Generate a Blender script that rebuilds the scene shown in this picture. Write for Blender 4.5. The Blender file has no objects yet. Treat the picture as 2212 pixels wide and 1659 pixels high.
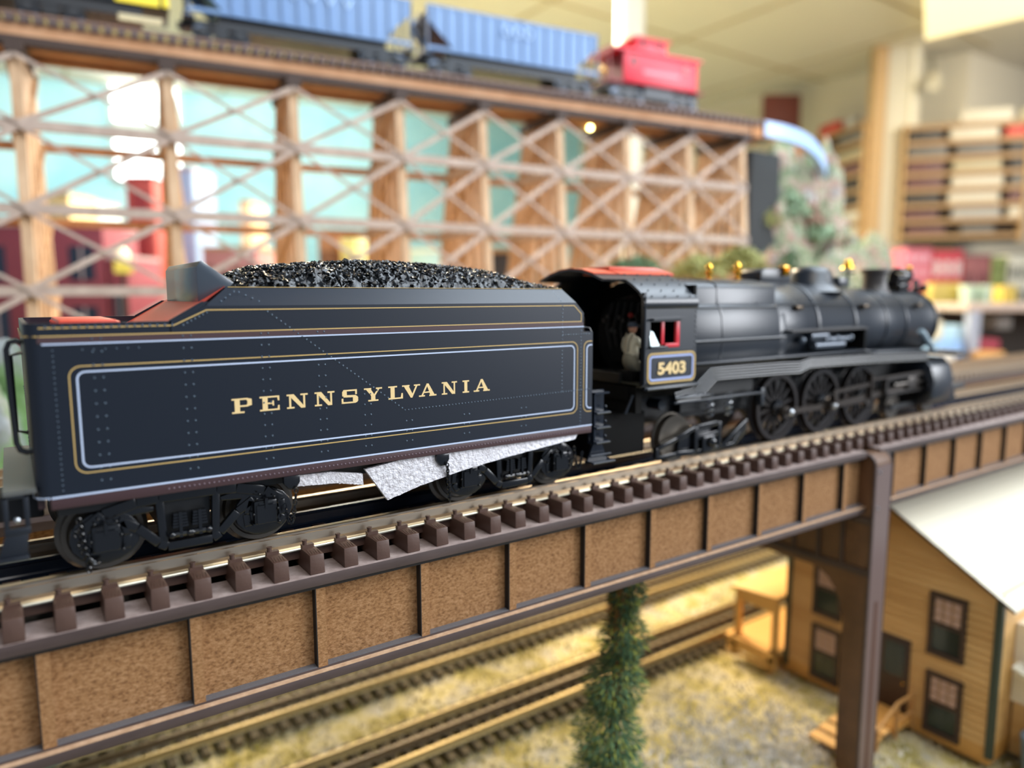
import bpy, bmesh, math, random
from mathutils import Vector, Matrix, noise
random.seed(7)
S = 0.0077            # one model unit (a near-centimetre) in metres
SC = bpy.context.scene
COL = SC.collection
PI = math.pi
R90 = PI/2

# ------------------------------------------------------------------ camera
CX, CY, F = 1106.0, 829.5, 1550.0
RW = Matrix(((0.81891151, 0.07145729, -0.56945394),
             (-0.57391763, 0.09923256, -0.8128785),
             (-0.00157772, 0.99249522, 0.12227328)))     # camera axes -> world
CAM = Vector((-0.242458, -24.631428, 8.772257))
cam = bpy.data.cameras.new('camera'); camo = bpy.data.objects.new('camera', cam)
COL.objects.link(camo); SC.camera = camo
cam.sensor_width = 36.0; cam.lens = F/2212*36; cam.clip_start = 0.005; cam.clip_end = 100
m4 = RW.to_4x4(); m4.translation = CAM*S; camo.matrix_world = m4
cam.dof.use_dof = True; cam.dof.focus_distance = 27.3*S
cam.dof.aperture_fstop = cam.lens/(0.5*S*1000); cam.dof.aperture_blades = 0

# ------------------------------------------------------------------ view, world, lights
SC.view_settings.view_transform = 'Standard'; SC.view_settings.look = 'None'
SC.view_settings.gamma = 1; SC.view_settings.exposure = 0.4
try: SC.view_settings.use_curve_mapping = False
except Exception: pass
W = bpy.data.worlds.new('world'); SC.world = W; W.use_nodes = True
bg = W.node_tree.nodes['Background']; bg.inputs[0].default_value = (0.66, 0.79, 1.0, 1); bg.inputs[1].default_value = 0.28

def area(name, loc, target, sx, sy, power, col):
    l = bpy.data.lights.new(name, 'AREA'); l.shape = 'RECTANGLE'; l.size = sx*S; l.size_y = sy*S
    l.energy = power; l.color = col
    o = bpy.data.objects.new(name, l); COL.objects.link(o)
    o.location = Vector(loc)*S
    o.rotation_euler = (Vector(target)-Vector(loc)).to_track_quat('-Z', 'Y').to_euler()
    return o
area('ceiling_fixture_right', (95, -45, 126), (30, 0, 0), 220, 110, 25.0, (0.80, 0.90, 1.0))
area('ceiling_fixture_front', (-30, -100, 120), (15, 3, -5), 80, 50, 2.5, (1.0, 0.88, 0.72))
area('ceiling_fixture_back', (120, 215, 122), (110, 165, 0), 170, 90, 105.0, (1.0, 0.90, 0.74))
area('shop_window_daylight', (220, -165, 75), (20, 0, 0), 140, 90, 27.0, (0.92, 0.95, 1.0))
area('far_wall_fill', (345, 40, 120), (430, 175, 40), 70, 60, 9.0, (1.0, 0.93, 0.8))  # added fill light, unseen, to brighten the far cream wall
area('coal_glint_fill', (95, 150, 118), (20, 0, 8), 9, 9, 16.0, (1.0, 0.80, 0.52))  # small warm light added to raise glints on the coal
area('back_wall_fill', (-10, 345, 122), (-20, 480, 30), 400, 40, 24.0, (1.0, 0.95, 0.86))  # added unseen wash that brightens the blue back wall
area('layout_lamp', (58, 40, 2), (45, 6, -24), 18, 8, 1.0, (1.0, 0.78, 0.46))

# ------------------------------------------------------------------ pixel helpers (true 3-D points)
def ray(u, v): return RW @ Vector((u-CX, -(v-CY), -F))
def onY(u, v, y=0):
    r = ray(u, v); return CAM+r*((y-CAM.y)/r.y)
def onZ(u, v, z):
    r = ray(u, v); return CAM+r*((z-CAM.z)/r.z)
def onX(u, v, x):
    r = ray(u, v); return CAM+r*((x-CAM.x)/r.x)
def atD(u, v, d): return CAM+ray(u, v)*(d/F)

# ------------------------------------------------------------------ materials
def lin(h):
    h = h.lstrip('#'); o = []
    for i in (0, 2, 4):
        c = int(h[i:i+2], 16)/255
        o.append(c/12.92 if c <= 0.04045 else ((c+0.055)/1.055)**2.4)
    return (o[0], o[1], o[2], 1)
MC = {}
def mat(name, col, rough=0.5, metal=0.0, bump=None, bscale=None, mix=None, spec=0.5, emit=None, coat=0, alpha=None, stretch=None, detail=6):
    if name in MC: return MC[name]
    m = bpy.data.materials.new(name); m.use_nodes = True; nt = m.node_tree
    b = nt.nodes['Principled BSDF']
    b.inputs['Base Color'].default_value = lin(col); b.inputs['Roughness'].default_value = rough
    b.inputs['Metallic'].default_value = metal; b.inputs['Specular IOR Level'].default_value = spec
    if coat: b.inputs['Coat Weight'].default_value = coat; b.inputs['Coat Roughness'].default_value = 0.08
    if emit:
        b.inputs['Emission Color'].default_value = lin(emit[0]); b.inputs['Emission Strength'].default_value = emit[1]
    tc = None
    def coords(scale):
        nonlocal tc
        if tc is None: tc = nt.nodes.new('ShaderNodeTexCoord')
        mp = nt.nodes.new('ShaderNodeMapping'); nt.links.new(tc.outputs['Object'], mp.inputs[0])
        st = stretch or (1, 1, 1)
        mp.inputs['Scale'].default_value = tuple(scale/S*k for k in st)
        n = nt.nodes.new('ShaderNodeTexNoise'); nt.links.new(mp.outputs[0], n.inputs[0])
        n.inputs['Scale'].default_value = 1.0; n.inputs['Detail'].default_value = detail; n.inputs['Roughness'].default_value = 0.65
        return n
    if mix:                              # list of (colour, position), noise scale
        cols, sc = mix
        n = coords(sc); r = nt.nodes.new('ShaderNodeValToRGB'); nt.links.new(n.outputs[0], r.inputs[0])
        e = r.color_ramp.elements
        while len(e) < len(cols): e.new(0.5)
        for i, (c, p) in enumerate(cols): e[i].position = p
        for i, (c, p) in enumerate(cols): e[i].color = lin(c)
        nt.links.new(r.outputs[0], b.inputs['Base Color'])
    if bump:
        n = coords(bscale or 2.0); bp = nt.nodes.new('ShaderNodeBump'); nt.links.new(n.outputs[0], bp.inputs['Height'])
        bp.inputs['Strength'].default_value = 1.0; bp.inputs['Distance'].default_value = bump*S
        nt.links.new(bp.outputs[0], b.inputs['Normal'])
    MC[name] = m; return m

BLACK = mat('satin_black_paint', '#0b131c', 0.36, spec=0.7)
BLACKT = mat('tender_green_black_paint', '#0b131f', 0.38, spec=0.55, bump=0.0008, bscale=25)
GLOSS = mat('gloss_black_casting', '#0b0c0f', 0.22, spec=0.6)
DULL = mat('dull_black_metal', '#141414', 0.5)
DARKIN = mat('cab_interior_black', '#0c0b0a', 0.8, spec=0.15)
BOXG = mat('doghouse_grey_black', '#3a424a', 0.24, spec=.9)
MAROON = mat('maroon_stripe', '#3f2a2c', 0.45)
LITTOP = mat('lit_board_top', '#94817a', 0.6, mix=([('#7b6862', .3), ('#a5938b', .7)], 2))  # paler top skin, overhead light on the flange painted as a dusty tone
GOLD = mat('gold_lining', '#b89a5e', 0.45, metal=0.0)
GOLDL = mat('gold_lettering', '#d8bb84', 0.5)
WHITE_L = mat('pale_blue_white_lining', '#b4c0d6', 0.4)
REDD = mat('oxide_red_deck', '#c0442e', 0.4)
REDROOF = mat('oxide_red_roof', '#c24a2c', 0.35)
REDSASH = mat('bright_red_window_sash', '#c01f2c', 0.4)
BRASS = mat('polished_brass', '#e0a93c', 0.16, metal=1.0)
STEEL = mat('bright_steel', '#b9bcc0', 0.28, metal=1.0)
WHEELT = mat('worn_wheel_steel', '#5e574e', 0.36, metal=0.7)
RAILF = mat('bright_rail_foot', '#e6dcc4', 0.34, metal=1.0)
RAILM = mat('nickel_silver_rail', '#cbb79e', 0.3, metal=1.0, bump=0.004, bscale=2.2, stretch=(0.04, 6, 6))
RAILB = mat('blackened_centre_rail', '#1a2230', 0.2, metal=0.3)
TIE = mat('brown_plastic_tie', '#4c362c', 0.45, bump=0.012, bscale=5, stretch=(1, .35, 1))
FLANGE = mat('brown_stained_board', '#54423f', 0.6, bump=0.01, bscale=3, mix=([('#3b2d29', .3), ('#4d3e3a', .7)], 1.6), stretch=(.2, 1, 1))
RIVM = mat('rivet_head_highlight', '#5f6d7a', 0.2, spec=1.0, metal=.5)  # black-painted rivets; the paler metal colour paints in their highlights
RAWEDGE = mat('raw_hardboard_edge', '#b08d6c', 0.8, mix=([('#a07c5c', .3), ('#c2a080', .7)], 3))
MDF = mat('hardboard_panel', '#8f6238', 0.85, bump=0.03, bscale=9, mix=([('#5a3a20', .28), ('#8a633e', .47), ('#a8805a', .72)], 9), spec=0.25, stretch=(.7, .7, 1.2))
CHAR = mat('charred_cut_edge', '#1a1410', 0.7)
GREYEDGE = mat('grey_sheen_ledge', '#5c5a5c', 0.45, bump=0.02, bscale=8)  # charred cut edge, its glancing sheen painted as flat grey
PIERM = mat('brown_painted_pier', '#5c3c22', 0.55, bump=0.01, bscale=3, mix=([('#4c3018', .3), ('#664428', .7)], .5))
FOAM = mat('white_packing_foam', '#c4bfc2', 0.45, bump=0.07, bscale=6.5, mix=([('#aaa5a8', .35), ('#cfccd0', .6)], 7), spec=0.8, detail=2)
WOOD = mat('basswood_trestle', '#c9a582', 0.75, mix=([('#a98460', .3), ('#d9b894', .7)], .5), stretch=(1, 1, .3))
WOODD = mat('weathered_trestle_brace', '#9c8574', 0.8, mix=([('#a08c7e', .3), ('#bfab9c', .7)], .6))
WOODO = mat('orange_tan_stringer', '#c08c62', 0.7, mix=([('#b07c52', .3), ('#cf9f78', .7)], .2))
WDARK = mat('dark_stained_beam', '#43332b', 0.75)
TTIE = mat('trestle_dark_tie', '#5c4c48', 0.75)

# ------------------------------------------------------------------ mesh builder
class MB:
    def __init__(s): s.v = []; s.f = []
    def add(s, vs, fs):
        n = len(s.v); s.v += [tuple(v) for v in vs]; s.f += [tuple(i+n for i in f) for f in fs]; return s
    def box(s, x0, x1, y0, y1, z0, z1):
        if x0 > x1: x0, x1 = x1, x0
        if y0 > y1: y0, y1 = y1, y0
        if z0 > z1: z0, z1 = z1, z0
        return s.add([(x0, y0, z0), (x1, y0, z0), (x1, y1, z0), (x0, y1, z0), (x0, y0, z1), (x1, y0, z1), (x1, y1, z1), (x0, y1, z1)],
              [(0, 3, 2, 1), (4, 5, 6, 7), (0, 1, 5, 4), (1, 2, 6, 5), (2, 3, 7, 6), (3, 0, 4, 7)])
    def bar(s, p, q, w, h, up=(0, 0, 1)):
        p = Vector(p); q = Vector(q); d = (q-p).normalized(); u = Vector(up)
        if abs(d.dot(u)) > .98: u = Vector((0, 1, 0))
        a = d.cross(u).normalized()*(w/2); b = a.cross(d).normalized()*(h/2)
        vs = [p-a-b, p+a-b, p+a+b, p-a+b, q-a-b, q+a-b, q+a+b, q-a+b]
        return s.add(vs, [(0, 3, 2, 1), (4, 5, 6, 7), (0, 1, 5, 4), (1, 2, 6, 5), (2, 3, 7, 6), (3, 0, 4, 7)])
    def rings(s, rs, cap=True, closed=False):
        n = len(rs[0]); vs = [p for r in rs for p in r]; fs = []
        m = len(rs)
        for i in range(m if closed else m-1):
            j = (i+1) % m
            for k in range(n): fs.append((i*n+k, i*n+(k+1) % n, j*n+(k+1) % n, j*n+k))
        if cap and not closed: fs.append(tuple(range(n-1, -1, -1))); fs.append(tuple((m-1)*n+k for k in range(n)))
        return s.add(vs, fs)
    def cyl(s, p, q, r, n=16, r2=None, cap=True):
        p = Vector(p); q = Vector(q); d = (q-p).normalized(); u = Vector((0, 0, 1)) if abs(d.z) < .9 else Vector((1, 0, 0))
        a = d.cross(u).normalized(); b = d.cross(a); r2 = r if r2 is None else r2
        f = lambda c, rr: [c+a*(rr*math.cos(2*PI*k/n))+b*(rr*math.sin(2*PI*k/n)) for k in range(n)]
        return s.rings([f(p, r), f(q, r2)], cap)
    def lathe(s, c, axis, prof, n=24, cap=True):   # prof: (distance along axis, radius)
        c = Vector(c); d = Vector(axis).normalized(); u = Vector((0, 0, 1)) if abs(d.z) < .9 else Vector((1, 0, 0))
        a = d.cross(u).normalized(); b = d.cross(a)
        return s.rings([[c+d*t+a*(r*math.cos(2*PI*k/n))+b*(r*math.sin(2*PI*k/n)) for k in range(n)] for t, r in prof], cap)
    def tube(s, pts, r, n=8, closed=False):
        pts = [Vector(p) for p in pts]; rs = []; m = len(pts); pa = None
        for i, p in enumerate(pts):
            if closed: d = pts[(i+1) % m]-pts[i-1]
            else: d = pts[min(i+1, m-1)]-pts[max(i-1, 0)]
            d.normalize()
            if pa is None:
                u = Vector((0, 0, 1)) if abs(d.z) < .9 else Vector((1, 0, 0)); a = d.cross(u).normalized()
            else:
                a = (pa-d*pa.dot(d)).normalized()
            pa = a; b = d.cross(a)
            rs.append([p+a*(r*math.cos(2*PI*k/n))+b*(r*math.sin(2*PI*k/n)) for k in range(n)])
        return s.rings(rs, not closed, closed)
    def prism(s, pts, axis, a, b):
        n = len(pts)
        g = {'x': lambda p, t: (t, p[0], p[1]), 'y': lambda p, t: (p[0], t, p[1]), 'z': lambda p, t: (p[0], p[1], t)}[axis]
        vs = [g(p, a) for p in pts]+[g(p, b) for p in pts]
        fs = [tuple(range(n-1, -1, -1)), tuple(range(n, 2*n))]+[(k, (k+1) % n, n+(k+1) % n, n+k) for k in range(n)]
        return s.add(vs, fs)
    def sph(s, c, r, n=12, m=8, sz=1.0):
        c = Vector(c); rs = []
        for i in range(m+1):
            t = PI*i/m; rr = max(r*math.sin(t), r*.02)
            rs.append([c+Vector((rr*math.cos(2*PI*k/n), rr*math.sin(2*PI*k/n), r*sz*math.cos(t))) for k in range(n)])
        return s.rings(rs)
    def strip(s, path, w, y0, y1, closed=False):     # flat band in the x-z plane, thickness y0..y1
        P = [Vector((p[0], p[1])) for p in path]; m = len(P); L = []; Rr = []
        for i in range(m):
            a = P[i-1] if (closed or i > 0) else P[i]; c = P[(i+1) % m] if (closed or i < m-1) else P[i]
            d1 = (P[i]-a); d2 = (c-P[i])
            if d1.length < 1e-9: d1 = d2
            if d2.length < 1e-9: d2 = d1
            d1 = d1.normalized(); d2 = d2.normalized(); t = (d1+d2).normalized(); nn = Vector((-t.y, t.x))
            k = 1/max(.5, nn.dot(Vector((-d1.y, d1.x)))); L.append(P[i]+nn*(w/2*k)); Rr.append(P[i]-nn*(w/2*k))
        rs = [[(L[i].x, y0, L[i].y), (Rr[i].x, y0, Rr[i].y), (Rr[i].x, y1, Rr[i].y), (L[i].x, y1, L[i].y)] for i in range(m)]
        return s.rings(rs, not closed, closed)
    def rivet(s, c, nrm='y', r=.04):
        x, y, z = c
        if nrm == 'y':
            ring = [(x+r*math.cos(a), y, z+r*math.sin(a)) for a in [k*PI/3 for k in range(6)]]
            mid = [(x+r*.6*math.cos(a), y-r*.62, z+r*.6*math.sin(a)) for a in [k*PI/3 for k in range(6)]]; top = (x, y-r*.8, z)
        elif nrm == 'x':
            ring = [(x, y+r*math.cos(a), z+r*math.sin(a)) for a in [k*PI/3 for k in range(6)]]
            mid = [(x-r*.6, y+r*.6*math.cos(a), z+r*.6*math.sin(a)) for a in [k*PI/3 for k in range(6)]]; top = (x-r*.8, y, z)
        else:
            ring = [(x+r*math.cos(a), y+r*math.sin(a), z) for a in [k*PI/3 for k in range(6)]]
            mid = [(x+r*.6*math.cos(a), y+r*.6*math.sin(a), z+r*.62) for a in [k*PI/3 for k in range(6)]]; top = (x, y, z+r*.8)
        vs = ring+mid+[top]
        fs = [(k, (k+1) % 6, 6+(k+1) % 6, 6+k) for k in range(6)]+[(6+k, 6+(k+1) % 6, 12) for k in range(6)]
        return s.add(vs, fs)
    def mesh(s, name, off=(0, 0, 0), m=None, bevel=0, ang=35, seg=2):
        o = Vector(off); me = bpy.data.meshes.new(name)
        me.from_pydata([tuple((Vector(v)-o)*S) for v in s.v], [], s.f); me.update()
        bm = bmesh.new(); bm.from_mesh(me)
        bmesh.ops.recalc_face_normals(bm, faces=bm.faces)
        if bevel:
            es = [e for e in bm.edges if len(e.link_faces) == 2 and e.calc_face_angle(0) > .5]
            bmesh.ops.bevel(bm, geom=es, offset=bevel*S, segments=seg, profile=.5, affect='EDGES')
        bm.to_mesh(me); bm.free()
        me.polygons.foreach_set('use_smooth', [True]*len(me.polygons))
        me.set_sharp_from_angle(angle=math.radians(ang))
        if m: me.materials.append(m)
        return me
    def parts(s, name, m, parent=None, **k):       # one object for each connected piece
        n = len(s.v); p = list(range(n))
        def find(a):
            while p[a] != a: p[a] = p[p[a]]; a = p[a]
            return a
        for f in s.f:
            r = find(f[0])
            for i in f[1:]: p[find(i)] = r
        g = {}
        for f in s.f: g.setdefault(find(f[0]), []).append(f)
        out = []
        for fs in g.values():
            ids = sorted({i for f in fs for i in f}); ix = {a: i for i, a in enumerate(ids)}
            q = MB(); q.v = [s.v[i] for i in ids]; q.f = [tuple(ix[i] for i in f) for f in fs]; out.append(q.build(name, m, parent, **k))
        return out
    def build(s, name, m, parent=None, bevel=0, ang=35, label=None, kind=None, seg=2):
        off = OFF.get(parent, Vector((0, 0, 0))) if parent else Vector((0, 0, 0))
        me = s.mesh(name, off, m, bevel, ang, seg); o = bpy.data.objects.new(name, me); COL.objects.link(o)
        if parent: o.parent = parent; OFF[o] = off
        if label: o['label'] = label
        if kind: o['kind'] = kind
        return o
OFF = {}
def inst(name, me, parent, loc=(0, 0, 0), rot=(0, 0, 0), scale=None, label=None, world=True):
    o = bpy.data.objects.new(name, me); COL.objects.link(o)
    off = OFF.get(parent, Vector((0, 0, 0))) if (parent and world) else Vector((0, 0, 0))
    o.location = (Vector(loc)-off)*S; o.rotation_euler = rot
    if scale: o.scale = scale
    if parent: o.parent = parent
    OFF[o] = Vector(loc)
    if label: o['label'] = label
    return o
def thing(name, label, cat, loc=(0, 0, 0), rotz=0, group=None, off=None):
    o = bpy.data.objects.new(name, None); COL.objects.link(o); o.empty_display_size = .01
    o.location = Vector(loc)*S; o.rotation_euler = (0, 0, rotz); o['label'] = label; o['category'] = cat
    if group: o['group'] = group
    OFF[o] = Vector(off if off is not None else loc)
    return o
def single(mb, name, m, label, cat, group=None, bevel=0, kind=None, loc=None, ang=35):   # a one-mesh thing with its origin at its base
    xs = [v[0] for v in mb.v]; ys = [v[1] for v in mb.v]; zs = [v[2] for v in mb.v]
    loc = Vector(loc) if loc is not None else Vector(((min(xs)+max(xs))/2, (min(ys)+max(ys))/2, min(zs)))
    me = mb.mesh(name, loc, m, bevel, ang); o = bpy.data.objects.new(name, me); COL.objects.link(o)
    o.location = loc*S; OFF[o] = loc
    if kind != 'structure': o['label'] = label; o['category'] = cat
    elif label: o['label'] = label
    if group: o['group'] = group
    if kind: o['kind'] = kind
    return o
def rrect(x0, x1, z0, z1, r, n=6):
    pts = []
    for cx, cz, a0 in ((x1-r, z1-r, 0), (x0+r, z1-r, R90), (x0+r, z0+r, PI), (x1-r, z0+r, 1.5*PI)):
        for k in range(n+1):
            a = a0+R90*k/n; pts.append((cx+r*math.cos(a), cz+r*math.sin(a)))
    return pts
G = -24.0     # layout ground
#PART2
# ------------------------------------------------------------------ room shell
WALLM = mat('cream_painted_wall', '#d8cfba', 0.85)
SKYW = mat('sky_painted_wall', '#9cd2de', 0.85, mix=([('#8cc8d8', .35), ('#b6dfe4', .7)], .02))
CEILM = mat('cream_ceiling_panel', '#e4dccb', 0.9)
TBAR = mat('ceiling_grid_bar', '#bfae8c', 0.7)
ceil = MB().add([(-200, 120, 128), (399, 120, 128), (399, 520, 128), (-200, 520, 128), (-200, 120, 131), (399, 120, 131), (399, 520, 131), (-200, 520, 131)],
                [(0, 3, 2, 1), (4, 5, 6, 7), (0, 1, 5, 4), (1, 2, 6, 5), (2, 3, 7, 6), (3, 0, 4, 7)])
ceil.box(250, 700, -60, 120, 128, 131); ceil.box(399, 700, 120, 150, 128, 131)
co = single(ceil, 'ceiling', CEILM, None, None, kind='structure')
g = MB()
for k in range(8): g.box(-200+78*k, -198.6+78*k, 125, 480, 127.5, 128)
for k in range(5): g.box(-200, 398, 140+78*k, 141.4+78*k, 127.5, 128)
for k in range(4): g.box(260+78*k, 261.4+78*k, -60, 120, 127.5, 128)
for k in range(3): g.box(250, 690, -50+78*k, -48.6+78*k, 127.5, 128)
g.build('grid_bar', TBAR, co)
def wall_seg(name, a, b, z0, z1, th, m):
    a = Vector((a[0], a[1], 0)); b = Vector((b[0], b[1], 0)); d = (b-a).normalized(); n = Vector((-d.y, d.x, 0))*th
    vs = [a, b, b+n, a+n]; w = MB().add([(v.x, v.y, z0) for v in vs]+[(v.x, v.y, z1) for v in vs],
        [(0, 3, 2, 1), (4, 5, 6, 7), (0, 1, 5, 4), (1, 2, 6, 5), (2, 3, 7, 6), (3, 0, 4, 7)])
    return single(w, name, m, None, None, kind='structure')
FLOORZ = -130
wb = wall_seg('wall_back', (-220, 512), (352, 390), FLOORZ, 128, 6, SKYW)
wall_seg('wall_right', (352, 390), (399, 150), FLOORZ, 128, 6, WALLM)
wall_seg('wall_far_right', (399, 150), (700, 128), FLOORZ, 128, 6, WALLM)
single(MB().box(-220, 700, -150, 520, FLOORZ-4, FLOORZ), 'floor', mat('shop_carpet', '#7d776c', .95), None, None, kind='structure')
# window of the blue wall with bright daylight behind
def onW(u, v):     # on the blue wall
    n = Vector((122, 572, 0)).normalized(); p0 = Vector((352, 390, 0)); r = ray(u, v)
    return CAM+r*((n.dot(p0)-n.dot(CAM))/n.dot(r)), n
p, wn = onW(240, 172); q, _ = onW(392, 395)
wd = Vector((wn.y, -wn.x, 0))
def wq(mb, s0, s1, z0, z1, t0, t1):       # box in wall frame
    vs = []
    for z in (z0, z1):
        for s_, t_ in ((s0, t0), (s1, t0), (s1, t1), (s0, t1)):
            c = wbase+wd*s_-wn*t_; vs.append((c.x, c.y, z))
    return mb.add(vs, [(0, 3, 2, 1), (4, 5, 6, 7), (0, 1, 5, 4), (1, 2, 6, 5), (2, 3, 7, 6), (3, 0, 4, 7)])
wbase = Vector((p.x, p.y, 0)); WL = (Vector((q.x, q.y, 0))-wbase).dot(wd); z1 = p.z; z0 = q.z
PANE = mat('daylit_window_pane', '#ffffff', .2, emit=('#f4ffff', 4.5)); WFR = mat('pale_window_frame', '#b9c9c6', .5)
wf = MB()
for a, b in ((-2.5, 0), (WL*.60, WL*.66), (WL, WL+2.5)): wq(wf, a, b, z0-2, z1+2, 0, 2.5)
for a, b in ((z0-2.5, z0), (z1, z1+2.5), ((z0+z1)/2-2, (z0+z1)/2+5)): wq(wf, -2.5, WL+2.5, a, b, 0, 2.5)
win = single(wf, 'window_1', WFR, None, None, kind='structure')
for a, b in ((0, WL*.60), (WL*.66, WL)):
    for c, d in ((z0, (z0+z1)/2-2), ((z0+z1)/2+5, z1)):
        wq(MB(), a, b, c, d, .3, 1.0).build('pane', PANE, win)
# ceiling light fixture at upper right
def lfq(z0, z1, k):
    p_ = [(350, 148), (350-80*k, 148-37*k), (350-80*k+14*k, 148-37*k-82*k), (350+14*k, 148-82*k)]
    return MB().prism(p_, 'z', z0, z1)
lf = thing('ceiling_light', 'large cream rectangular ceiling light at the upper right', 'ceiling light', (307, 105, 123.5))
lfq(125, 128, 1.0).build('housing', mat('light_housing', '#c9b98e', .6), lf)
lfq(123.5, 125, .98).build('diffuser', mat('light_diffuser', '#fff2c4', .5, emit=('#ffe9b0', 1.0)), lf, bevel=.3)

# ------------------------------------------------------------------ layout table, ground
TURF = mat('turf_and_ballast', '#b7a56c', 0.95, bump=.25, bscale=2.2,
           mix=([('#857c48', .30), ('#b5a564', .42), ('#cdbf90', .52), ('#bdb49c', .62), ('#dcd5c4', .75)], .42), spec=.15, detail=9)
gm = MB(); nx, ny = 100, 90
def gz(x, y): return G+.35*noise.noise(Vector((x*.11, y*.13, 0)))+.12*noise.noise(Vector((x*.8, y*.8, 3)))
for j in range(ny+1):
    for i in range(nx+1):
        x = -30+i*1.6; y = -22+j*1.1; gm.v.append((x, y, gz(x, y)-.35))
for j in range(ny):
    for i in range(nx): a = j*(nx+1)+i; gm.f.append((a, a+1, a+nx+2, a+nx+1))
gr = single(gm, 'layout_ground', TURF, None, None, kind='structure', ang=80)
single(MB().box(-60, 300, -22, 330, G-7, G-1.2), 'layout_table_top', mat('plywood_table', '#8a6c48', .8), None, None, kind='structure')
# loose ballast and turf clumps: nobody could count them
bl = MB()
cols = []
for k in range(9000):
    x = random.uniform(8, 62); y = random.uniform(-8, 36)
    g1 = noise.noise(Vector((x*.18, y*.2, 9)))
    if y > 15 and g1 < -.1: continue
    r = random.uniform(.06, .2)*(1.2 if y < 8 else .9); a = random.uniform(0, 6.3)
    z = gz(x, y)-.3
    bl.add([(x+r*math.cos(a), y+r*math.sin(a), z-.1), (x+r*math.cos(a+2.1), y+r*math.sin(a+2.1), z-.1), (x+r*math.cos(a+4.2), y+r*math.sin(a+4.2), z-.1),
            (x+random.uniform(-.03, .03), y, z+r*1.2)], [(0, 1, 3), (1, 2, 3), (2, 0, 3)])
single(bl, 'loose_ballast', mat('ballast_grains', '#c4b690', .9, mix=([('#8f865c', .25), ('#c9bb92', .5), ('#efe9da', .7)], .9), spec=.2),
       'loose pale ballast grains scattered over the ground below the bridge', 'ballast', kind='stuff', ang=20)
wg_ = MB(); gc = onZ(1560, 1640, G)
for k in range(7000):
    x = gc.x+random.gauss(0, 7.5); y = gc.y-2+random.gauss(0, 3.6); r = random.uniform(.09, .24); a = random.uniform(0, 6.3); z = gz(x, y)-.32
    if not (2 < x < 49 and y > -14): continue
    wg_.add([(x+r*math.cos(a), y+r*math.sin(a), z-.1), (x+r*math.cos(a+2.1), y+r*math.sin(a+2.1), z-.1), (x+r*math.cos(a+4.2), y+r*math.sin(a+4.2), z-.1), (x, y, z+r*1.1)], [(0, 1, 3), (1, 2, 3), (2, 0, 3)])
single(wg_, 'white_gravel', mat('white_grey_gravel', '#c9c4b8', .9, mix=([('#8f8b82', .3), ('#c4bfb4', .5), ('#efece6', .7)], 1.1), spec=.2),
       'patch of whitish grey gravel between the conifer and the bridge pier', 'gravel', kind='stuff', ang=20)
tf = MB()
for k in range(5200):
    x = random.uniform(2, 70); y = random.uniform(-4, 40)
    g1 = noise.noise(Vector((x*.12, y*.16, 2)))
    if g1 < .08: continue
    r = random.uniform(.1, .3); z = gz(x, y)-.35
    for q_ in range(3):
        a = random.uniform(0, 6.3); dx = r*math.cos(a); dy = r*math.sin(a); h = random.uniform(.15, .4)
        tf.add([(x-dy*.3, y+dx*.3, z), (x+dy*.3, y-dx*.3, z), (x+dx, y+dy, z+h)], [(0, 1, 2)])
single(tf, 'turf_tufts', mat('yellow_green_turf', '#a7962a', .95, mix=([('#6f7a36', .3), ('#b3a444', .55), ('#cdb85e', .75)], .5), spec=.1),
       'yellow green turf tufts between the ground tracks', 'grass', kind='stuff', ang=20)

# ground-level three-rail tracks
GTIE = mat('ground_track_tie', '#5d5138', .85); GRAIL = mat('ground_track_rail', '#b8a068', .5, metal=.35)
GRAILD = mat('ground_track_centre_rail', '#6b5a3e', .5, metal=.3)
def ground_track(label, y0, x0, x1, slope, pitch=1.13, near_end=0):
    t = thing('ground_track', label, 'track', (x0, y0, G-.2), math.atan(slope), off=(0, 0, 0))
    L = x1-x0
    tm = MB().box(-.27, .27, -3.0, 3.0, 0, .42).mesh('tie', m=GTIE, bevel=.03)
    k = 0
    while k*pitch < L and k < 110:
        inst('tie', tm, t, (k*pitch, 0, 0)); k += 1
    for i, (yy, mm, hh) in enumerate(((-1.75, GRAIL, .55), (0, GRAILD, .5), (1.75, GRAIL, .55))):
        r = MB().prism([(yy-.2, .42), (yy+.2, .42), (yy+.09, .52), (yy+.13, .42+hh-.12), (yy+.13, .42+hh), (yy-.13, .42+hh), (yy-.13, .42+hh-.12), (yy-.09, .52)], 'x', -.5, L)
        r.build('rail', mm, t, label='darker centre rail' if i == 1 else None)
    return t
ground_track('ground track with three rails nearest the bridge foot, in front of the turf strip', 19.6, 2, 90, -.004)
ground_track('ground track with three rails farther back, directly under the girder edge', 30.2, -2, 110, -.004)
# ------------------------------------------------------------------ bridge track (three-rail)
YC = 3.7
trk = thing('railway_track', 'brown plastic three-rail track under the black locomotive, on the front girder bridge', 'track', (30, YC, -1.27))
tb = MB(); w = .28
tb.add([(-w, -3.75, 0), (w, -3.75, 0), (w, 3.75, 0), (-w, 3.75, 0), (-w*.94, -3.7, .72), (w*.94, -3.7, .72), (w*.94, 3.7, .72), (-w*.94, 3.7, .72)],
       [(0, 3, 2, 1), (4, 5, 6, 7), (0, 1, 5, 4), (1, 2, 6, 5), (2, 3, 7, 6), (3, 0, 4, 7)])
tie_me = tb.mesh('tie', m=TIE, bevel=.03)
chm = MB()
for yy in (1.02,): chm.cyl((-.1, yy-3.7, .72), (-.1, yy-3.7, .98), .085, 10).cyl((-.1, yy-3.7, .95), (-.1, yy-3.7, 1.0), .1, 10)
chm.box(-.22, .22, 1.0-3.7-.09, 1.0-3.7+.12, .70, .83)
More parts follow.
